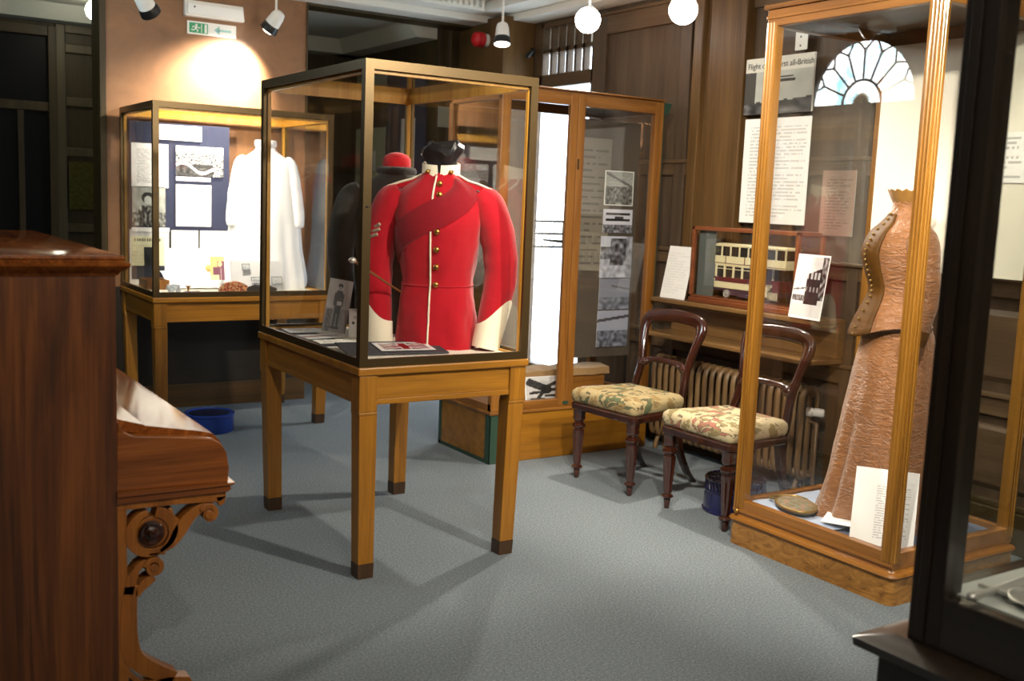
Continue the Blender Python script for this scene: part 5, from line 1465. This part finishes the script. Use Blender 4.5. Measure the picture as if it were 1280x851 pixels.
m.loft([lidring(0.004, 1.25), lidring(0.012, 1.262), lidring(0.028, 1.272), lidring(0.034, 1.279), lidring(0.034, 1.287), lidring(0.020, 1.291), lidring(0.018, 1.294), lidring(0.022, 1.298), lidring(0.020, 1.305), lidring(0.012, 1.308)])
m.build('lid', WALNUT_Y, T, smooth=35)
m = MB(); m.box(W(0.30), W(0.306), oy - 0.021, oy + LEN, 1.3065, 1.3088); m.build('lid_hinge_line', plain('old_brass_hinge', rgb(150, 120, 70), 0.35, 0.9), T)
# keybed with rounded front, sloping fallboard
def kb(z_off=0):
    return [(0.652, 0.626), (0.978, 0.617), (0.982, 0.66), (0.974, 0.71), (0.955, 0.742), (0.928, 0.758), (0.88, 0.766), (0.80, 0.775), (0.70, 0.785), (0.675, 0.80), (0.655, 0.835)]
m = MB().prism([(W(x), z) for x, z in kb()], oy + 0.002, oy + 0.05)
m.build('cheek_block', WALNUT_X, T, bevel=0.004)
m = MB().prism([(W(x), z) for x, z in kb()], oy + LEN - 0.05, oy + LEN - 0.002)
m.build('cheek_block', WALNUT_X, T, bevel=0.004)
m = MB().prism([(W(x), z) for x, z in ((0.645, 0.835), (0.645, 0.80), (0.80, 0.765), (0.93, 0.735), (0.965, 0.68), (0.972, 0.70), (0.968, 0.735), (0.945, 0.762), (0.90, 0.774), (0.745, 0.803), (0.745, 0.800), (0.741, 0.801), (0.741, 0.806))], oy + 0.05, oy + LEN - 0.05)
m.build('fallboard', WALNUT_Y, T, smooth=30)
MB().box(W(0.60), W(0.968), oy + 0.05, oy + LEN - 0.05, 0.622, 0.69).build('keybed', WALNUT_Y, T)
m = MB()
prof = [(0.0, 0.626), (0.990, 0.626), (0.996, 0.618), (0.990, 0.611), (0.982, 0.606), (0.986, 0.598), (0.976, 0.590)]
m.loft([[(W(0.652 if k == 0 else x + 0.0), yy, z) for yy in (oy - 0.012 + (0.0 if k < 3 else 0.006), oy + LEN + 0.012)] + [(W(0.652), yy, z) for yy in (oy + LEN + 0.012, oy - 0.012 + (0.0 if k < 3 else 0.006))] for k, (x, z) in enumerate(prof[1:])])
m.build('key_moulding', WALNUT_X, T, smooth=25)
def truss(y0):
    y1 = y0 + 0.055
    m = MB()
    # top board and stile
    m.prism([(W(0.652), 0.592), (W(0.972), 0.592), (W(0.972), 0.572), (W(0.955), 0.56), (W(0.90), 0.562), (W(0.84), 0.566), (W(0.70), 0.568), (W(0.652), 0.568)], y0, y1)
    m.ribbon([(W(0.666), 0.58), (W(0.666), 0.375), (W(0.673), 0.345), (W(0.674), 0.13), (W(0.669), 0.10), (W(0.666), 0.03)], [0.028, 0.028, 0.042, 0.044, 0.034, 0.028], y0 + 0.0015, y1)
    # big ring scroll
    cx, cz = W(0.752), 0.490
    R_ = lambda a, r: (cx + r * math.cos(R(a)), cz + r * math.sin(R(a)))
    m.ribbon([R_(a, 0.062) for a in range(100, 441, 10)], [0.016 + 0.016 * abs(math.sin(R((a - 100) * .9))) for a in range(100, 441, 10)], y0, y1)
    m.ribbon([R_(a, 0.036) for a in range(0, 361, 15)], 0.022, y0 + 0.004, y1 - 0.004)
    # acanthus sweep from the ring up to the end scroll
    m.ribbon(spline([(W(0.775), 0.428), (W(0.81), 0.450), (W(0.838), 0.492), (W(0.865), 0.525), (W(0.90), 0.546), (W(0.935), 0.546)], 20), [0.014, 0.018, 0.022, 0.026, 0.030, 0.034, 0.038, 0.040, 0.040, 0.038, 0.036, 0.034, 0.032, 0.030, 0.028, 0.026, 0.024, 0.022, 0.020, 0.018], y0, y1)
    m.ribbon(spline([(W(0.832), 0.47), (W(0.826), 0.50), (W(0.812), 0.525), (W(0.806), 0.555)], 10), [0.03, 0.034, 0.034, 0.03, 0.026, 0.022, 0.018, 0.014, 0.012, 0.012], y0 + 0.006, y1 - 0.006)
    # end scroll
    ex, ez = W(0.920), 0.524
    m.ribbon([(ex + (0.028 - 0.00005 * a) * math.cos(R(150 - a)), ez + (0.028 - 0.00005 * a) * math.sin(R(150 - a))) for a in range(0, 430, 15)], 0.014, y0 - 0.004, y1)
    m.prism([(ex + 0.014 * math.cos(R(a)), ez + 0.014 * math.sin(R(a))) for a in range(0, 360, 30)], y0 - 0.008, y1)
    m.prism([(W(0.94), 0.575), (W(0.972), 0.575), (W(0.968), 0.552), (W(0.952), 0.545)], y0, y1)
    # small scroll below the ring
    sx, sz = W(0.757), 0.382
    m.ribbon([(sx + (0.026 - 0.00003 * a) * math.cos(R(170 - a)), sz + (0.026 - 0.00003 * a) * math.sin(R(170 - a))) for a in range(0, 400, 15)], 0.015, y0 - 0.003, y1)
    m.prism([(sx + 0.012 * math.cos(R(a)), sz + 0.012 * math.sin(R(a))) for a in range(0, 360, 30)], y0 - 0.006, y1)
    m.ribbon(spline([(W(0.735), 0.400), (W(0.712), 0.388), (W(0.692), 0.352), (W(0.682), 0.31)], 12), [0.02] * 6 + [0.03] * 6, y0, y1)
    m.ribbon(spline([(W(0.757), 0.352), (W(0.732), 0.336), (W(0.718), 0.322), (W(0.708), 0.300)], 10), [0.022, 0.024, 0.026, 0.028, 0.028, 0.026, 0.024, 0.02, 0.016, 0.012], y0, y1)
    m.prism([(W(0.676), 0.362), (W(0.704), 0.352), (W(0.712), 0.318), (W(0.704), 0.285), (W(0.676), 0.28)], y0 + 0.003, y1 - 0.002)
    m.ribbon([(W(0.742), 0.424), (W(0.79), 0.421)], 0.008, y0, y1)
    # stem flaring to the toe
    st = spline([(W(0.690), 0.335), (W(0.684), 0.25), (W(0.684), 0.18), (W(0.694), 0.12), (W(0.720), 0.085), (W(0.765), 0.052), (W(0.815), 0.022)], 24)
    m.ribbon(st, [0.040 + 0.012 * math.sin(PI * k / 23) for k in range(24)], y0, y1)
    m.prism([(W(0.66), 0.0), (W(0.87), 0.0), (W(0.862), 0.016), (W(0.80), 0.030), (W(0.66), 0.03)], y0, y1)
    m.ribbon(spline([(W(0.655), 0.10), (W(0.675), 0.075), (W(0.70), 0.045), (W(0.72), 0.02)], 10), 0.014, y0, y1)
    tr = m.build('scroll_bracket', WALNUT_L, T, bevel=0.003)
    Mx = Matrix.Translation((cx - 0.003, y0, cz)) @ Matrix.Rotation(R(90), 4, 'X')
    MB().lathe([(0.038, -0.002), (0.038, 0.006), (0.032, 0.012), (0.026, 0.010), (0.020, 0.008), (0.013, 0.012), (0.012, 0.018), (0.009, 0.022), (0, 0.024)], 28, Mx).build('boss', MAHOG, tr, smooth=40)['label'] = 'dark turned boss'
    return tr
truss(oy + 0.002); truss(oy + LEN - 0.06)

# ================================================================== LITTLE OBJECTS, FIXTURES
T = thing('blue_bin', 'small round blue metal tub under the smock case', 'tub', (1.93, 6.42, 0))
BLUEB = plain('bright_blue_enamel', rgb(40, 72, 170), 0.25, 0.1, 0.5, 0.4)
MB().lathe([(0.145, 0), (0.15, 0.006), (0.15, 0.10), (0.155, 0.105), (0.155, 0.115), (0.14, 0.118), (0.135, 0.112)], 36).build('body', BLUEB, T, smooth=40)
MB().lathe([(0.138, 0.108), (0.12, 0.113), (0.0, 0.114)], 36).build('lid', plain('dark_blue_lid', rgb(26, 32, 60), 0.4), T, smooth=40)

# emergency light + exit sign
T = thing('emergency_light', 'white bulkhead light fitting high on the back wall', 'emergency light', (2.183, 7.20, 2.628))
MB().box(-0.20, 0.20, -0.055, 0.0, 0.0, 0.105, None, (0.004, 0.004, 0.02, 0)).build('housing', WHITE, T, bevel=0.006)
MB().box(-0.185, 0.185, -0.062, -0.055, 0.015, 0.08).build('diffuser', plain('opal_diffuser', rgb(236, 238, 236), 0.3), T, bevel=0.003)
MB().lathe([(0.006, 0), (0.006, 0.003), (0, 0.004)], 10, Matrix.Translation((-0.14, -0.062, 0.06)) @ Matrix.Rotation(R(90), 4, 'X')).build('indicator', BLACK, T)
T = thing('exit_sign', 'green and white exit sign below the emergency light', 'sign', (2.174, 7.198, 2.519))
MB().box(-0.165, 0.165, -0.006, 0, 0, 0.085).build('plate', WHITE, T, bevel=0.001)
SG = plain('sign_green', rgb(40, 150, 100), 0.4); SG2 = plain('sign_pale_green', rgb(150, 204, 200), 0.4)
MB().box(-0.152, -0.028, -0.0075, -0.006, 0.010, 0.075).build('pictogram_field', SG, T)
m = MB()
m.ball((-0.105, -0.0085, 0.062), 0.007, 10, None, (1, 0.2, 1))
m.ribbon([(-0.105, 0.054), (-0.11, 0.036)], 0.012, -0.009, -0.0075); m.ribbon([(-0.108, 0.038), (-0.095, 0.028), (-0.10, 0.016)], 0.006, -0.009, -0.0075); m.ribbon([(-0.112, 0.036), (-0.125, 0.026), (-0.138, 0.03)], 0.006, -0.009, -0.0075)
m.ribbon([(-0.10, 0.052), (-0.085, 0.042), (-0.078, 0.048)], 0.005, -0.009, -0.0075); m.ribbon([(-0.112, 0.052), (-0.128, 0.05), (-0.13, 0.04)], 0.005, -0.009, -0.0075)
m.box(-0.072, -0.068, -0.009, -0.0075, 0.014, 0.07); m.box(-0.05, -0.036, -0.009, -0.0075, 0.014, 0.07)
m.build('running_figure', WHITE, T)
m = MB(); m.ribbon([(0.04, 0.042), (0.13, 0.042)], 0.014, -0.0075, -0.006); m.prism([(0.015, 0.042), (0.05, 0.072), (0.05, 0.012)], -0.0075, -0.006)
m.build('arrow', SG2, T)

# red alarm sounder
T = thing('alarm_sounder', 'red ribbed alarm sounder high beside the corner pilaster', 'alarm', (4.20, 6.98, 2.70))
Mx = Matrix.Rotation(R(-90), 4, 'Y')
MB().lathe([(0.048, 0), (0.048, 0.02), (0.04, 0.03)], 24, Mx).build('base', WHITE, T, smooth=40)
MB().lathe([(0.040, 0.03), (0.052, 0.034), (0.056, 0.05), (0.052, 0.058), (0.056, 0.066), (0.052, 0.074), (0.056, 0.082), (0.054, 0.098), (0.044, 0.112), (0.03, 0.118), (0.0, 0.12)], 24, Mx).build('horn', plain('alarm_red', rgb(206, 24, 34), 0.35), T, smooth=50)
T = thing('iron_bracket', 'dark curved iron bracket on the corner pilaster', 'bracket', (4.40, 6.74, 2.57))
m = MB(); m.tube(spline([(0.06, -0.005, 0.05), (0.04, -0.06, 0.055), (-0.02, -0.11, 0.035), (-0.075, -0.13, -0.01)], 16), [0.010] * 10 + [0.012, 0.014, 0.016, 0.017, 0.017, 0.015], 8); m.box(0.04, 0.08, -0.008, 0.0, 0.02, 0.08)
m.build('arm', IRON, T, smooth=50)

# spotlights
def area_dir(M):
    return M
BULB = emit('lamp_face', (1.0, 0.93, 0.80, 1), 18.0)
GLOBE = emit('lamp_glow', (1.0, 0.96, 0.90, 1), 22.0)
def spotlight(label, head, aim, energy, kind='spot', top=2.93, cone=75, col=(1.0, 0.9, 0.74), size=0.04, blend=0.6):
    T = thing('spotlight', label, 'spotlight', (head[0], head[1], head[2]), 0, 'white ceiling spotlights')
    h = Vector(head); d = (Vector(aim) - h).normalized()
    q = d.to_track_quat('-Z', 'Y').to_matrix().to_4x4()
    m = MB(); m.tube([(0, 0, 0.02), (0, 0, top - head[2])], 0.008, 8); m.lathe([(0.03, top - head[2] - 0.03), (0.032, top - head[2] - 0.02), (0.032, top - head[2])], 16)
    m.build('stem', WHITE, T, smooth=40)
    MB().lathe([(0.0, 0.055), (0.024, 0.054), (0.036, 0.045), (0.044, 0.02), (0.048, -0.02), (0.050, -0.045)], 24, q).build('housing', WHITE, T, smooth=40)
    if kind == 'spot':
        MB().lathe([(0.050, -0.045), (0.056, -0.06), (0.060, -0.095), (0.056, -0.097), (0.05, -0.062), (0.03, -0.05)], 24, q).build('baffle', BLACK, T, smooth=40)
        MB().lathe([(0.054, -0.090), (0.050, -0.099), (0.03, -0.106), (0.0, -0.108)], 24, q).build('bulb', BULB, T, smooth=60)
        off = 0.125
    else:
        MB().ball((0, 0, -0.085), 0.078, 24, q).build('bulb', GLOBE, T, smooth=60)  # ball enlarged so its shape carries the glare around the lamp
        off = 0.19
    L = bpy.data.lights.new('spot_beam', 'SPOT'); L.energy = energy; L.spot_size = R(cone); L.spot_blend = blend; L.shadow_soft_size = size; L.color = col
    lo = bpy.data.objects.new('spot_beam', L); COL.objects.link(lo); lo.parent = T
    lo.location = d * off; lo.rotation_euler = d.to_track_quat('-Z', 'Y').to_euler()
    return T
spotlight('spotlight left of the emergency light aiming at the smock', (1.50, 6.25, 2.54), (2.2, 6.85, 1.75), 260, cone=66, blend=1.0)
spotlight('spotlight right of the emergency light aiming at the smock', (2.495, 6.85, 2.633), (2.27, 7.14, 2.20), 400, cone=98, blend=1.0)
spotlight('spotlight beside the red alarm sounder pointing down', (3.90, 6.28, 2.66), (3.75, 6.0, 1.2), 60)
spotlight('glaring spotlight above the tall case, left of two', (3.97, 5.38, 2.67), (2.6, 3.9, 1.2), 170, 'globe', cone=120)
spotlight('glaring spotlight above the chairs, right of two', (3.93, 4.46, 2.62), (2.6, 3.2, 0.8), 170, 'globe', cone=120)
# additional unseen spots behind the viewpoint; the tunic's follows from the leg shadows
spotlight('spotlight over the near floor aimed at the red tunic', (2.75, 1.10, 2.70), (2.0, 3.9, 1.3), 300, cone=70)
spotlight('added unseen spotlight over near floor aimed at the brown dress', (1.6, 1.6, 2.70), (3.8, 2.8, 1.1), 330, cone=72)
spotlight('added unseen spotlight over near floor aimed at the chairs', (1.9, 2.6, 2.72), (3.9, 4.3, 0.7), 200, cone=75)
spotlight('added unseen spotlight over near floor aimed at the piano', (0.9, 1.2, 2.70), (0.9, 3.3, 0.6), 60, cone=80)

spotlight('added unseen spotlight over mid floor aimed at the smock', (1.25, 4.5, 2.70), (2.15, 6.7, 1.2), 280, cone=45, blend=1.0)  # out of view, added to brighten the smock from the front
spotlight('added unseen spotlight over near right floor aimed at the wall panelling', (2.95, 1.75, 2.72), (4.48, 2.5, 0.75), 150, cone=62)  # out of view, added to brighten the panelling behind the black case
# hanging globe in the far hall
T = thing('globe_lamp', 'small glowing globe lamp in the far hall ceiling', 'lamp', (1.64, 8.2, 2.84))
MB().lathe([(0.05, 0.0), (0.05, -0.015), (0.03, -0.03)], 20).build('rose', BRASS, T, smooth=40)
MB().ball((0, 0, -0.095), 0.075, 20).build('globe', emit('globe_glow', (1.0, 0.95, 0.75, 1), 24.0), T, smooth=60)
sheet('notice', 'yellowed notice on the far left pilaster', 'notice', 0.235, 0.375, (1.69, 8.955, 1.30), 0, 0, paint=ph_notice, res=(20, 30))

# displays in the far hall, seen through the tunic case
T = thing('far_board', 'navy display board on the far hall wall behind the tunic case', 'board', (3.995, 7.86, 1.35), R(-90))
MB().box(-0.33, 0.33, -0.02, 0.0, 0, 0.95).build('panel', NAVY, T, bevel=0.003)
sheet('text_sheet', 'white sheet on the navy board of the far hall', 'sheet', 0.24, 0.40, (3.97, 7.80, 1.74), 0, R(-90), mat=CARD)
sheet('poster', 'pale green poster on the far hall wall', 'poster', 0.60, 0.75, (3.99, 8.56, 1.34), 0, R(-90), mat=plain('pale_green_paper', rgb(176, 184, 150), 0.7))
sheet('notice', 'white card pinned over the pale green poster', 'notice', 0.16, 0.17, (3.984, 8.52, 1.72), 0, R(-90), mat=CARD)
sheet('picture', 'small pale landscape picture on the return wall by the pilaster', 'picture', 0.13, 0.16, (4.08, 7.375, 2.06), 0, 0, mat=plain('pale_print', rgb(150, 150, 132), 0.6))
sheet('picture', 'larger pale map below the landscape picture', 'picture', 0.15, 0.30, (4.10, 7.375, 1.64), 0, 0, paint=lambda u, v: grey(0.66 + 0.35 * N(u * 6, v * 8), (1, 1, 0.8)), res=(20, 30))

# unseen globes added behind the viewpoint for ambient fill light
def fill_globe(loc, energy, label):
    T = thing('fill_globe', label, 'lamp', loc, 0, 'added fill globes behind the viewpoint')
    MB().lathe([(0.06, 0.0), (0.06, -0.02), (0.03, -0.04)], 20).build('rose', BRASS, T, smooth=40)
    MB().ball((0, 0, -0.15), 0.12, 20).build('globe', emit('fill_globe_glow', (1.0, 0.92, 0.80, 1), 4.0), T, smooth=60)
    L = bpy.data.lights.new('fill_light', 'POINT'); L.energy = energy; L.shadow_soft_size = 0.15; L.color = (1.0, 0.93, 0.82)
    lo = bpy.data.objects.new('fill_light', L); COL.objects.link(lo); lo.parent = T; lo.location = (0, 0, -0.32)
fill_globe((0.9, -0.6, 2.93), 85, 'added unseen fill globe over the entry')
fill_globe((3.2, 0.2, 2.93), 85, 'added unseen fill globe by the panelled wall')

# ================================================================== CAMERA / WORLD
cam = bpy.data.cameras.new('camera'); co = bpy.data.objects.new('camera', cam); COL.objects.link(co)
yaw, pitch, roll = 0.5763, 0.132, 0.0405
fwd = Vector((math.sin(yaw) * math.cos(pitch), math.cos(yaw) * math.cos(pitch), -math.sin(pitch)))
right = Vector((math.cos(yaw), -math.sin(yaw), 0)); up = right.cross(fwd)
r2 = right * math.cos(roll) + up * math.sin(roll); u2 = -right * math.sin(roll) + up * math.cos(roll)
Mx = Matrix((r2, u2, -fwd)).transposed().to_4x4(); Mx.translation = (0, 0, 1.5)
co.matrix_world = Mx
cam.sensor_width = 36; cam.sensor_fit = 'HORIZONTAL'; cam.lens = 1306 / 1280 * 36
cam.clip_start = 0.05; cam.clip_end = 60
cam.dof.use_dof = True; cam.dof.focus_distance = 4.6; cam.dof.aperture_fstop = 2.8
scene.camera = co
wd = bpy.data.worlds.new('world'); scene.world = wd; wd.use_nodes = True
wd.node_tree.nodes['Background'].inputs[0].default_value = (0.5, 0.55, 0.6, 1); wd.node_tree.nodes['Background'].inputs[1].default_value = 0.3
vs = scene.view_settings
vs.view_transform = 'Standard'; vs.look = 'None'; vs.gamma = 1.0; vs.exposure = 0.15
try: vs.use_curve_mapping = False
except Exception: pass
cy = scene.cycles
cy.transparent_max_bounces = 40; cy.max_bounces = 10; cy.glossy_bounces = 5; cy.diffuse_bounces = 4
cy.caustics_reflective = False; cy.caustics_refractive = False
cy.use_denoising = True; cy.sample_clamp_indirect = 6.0
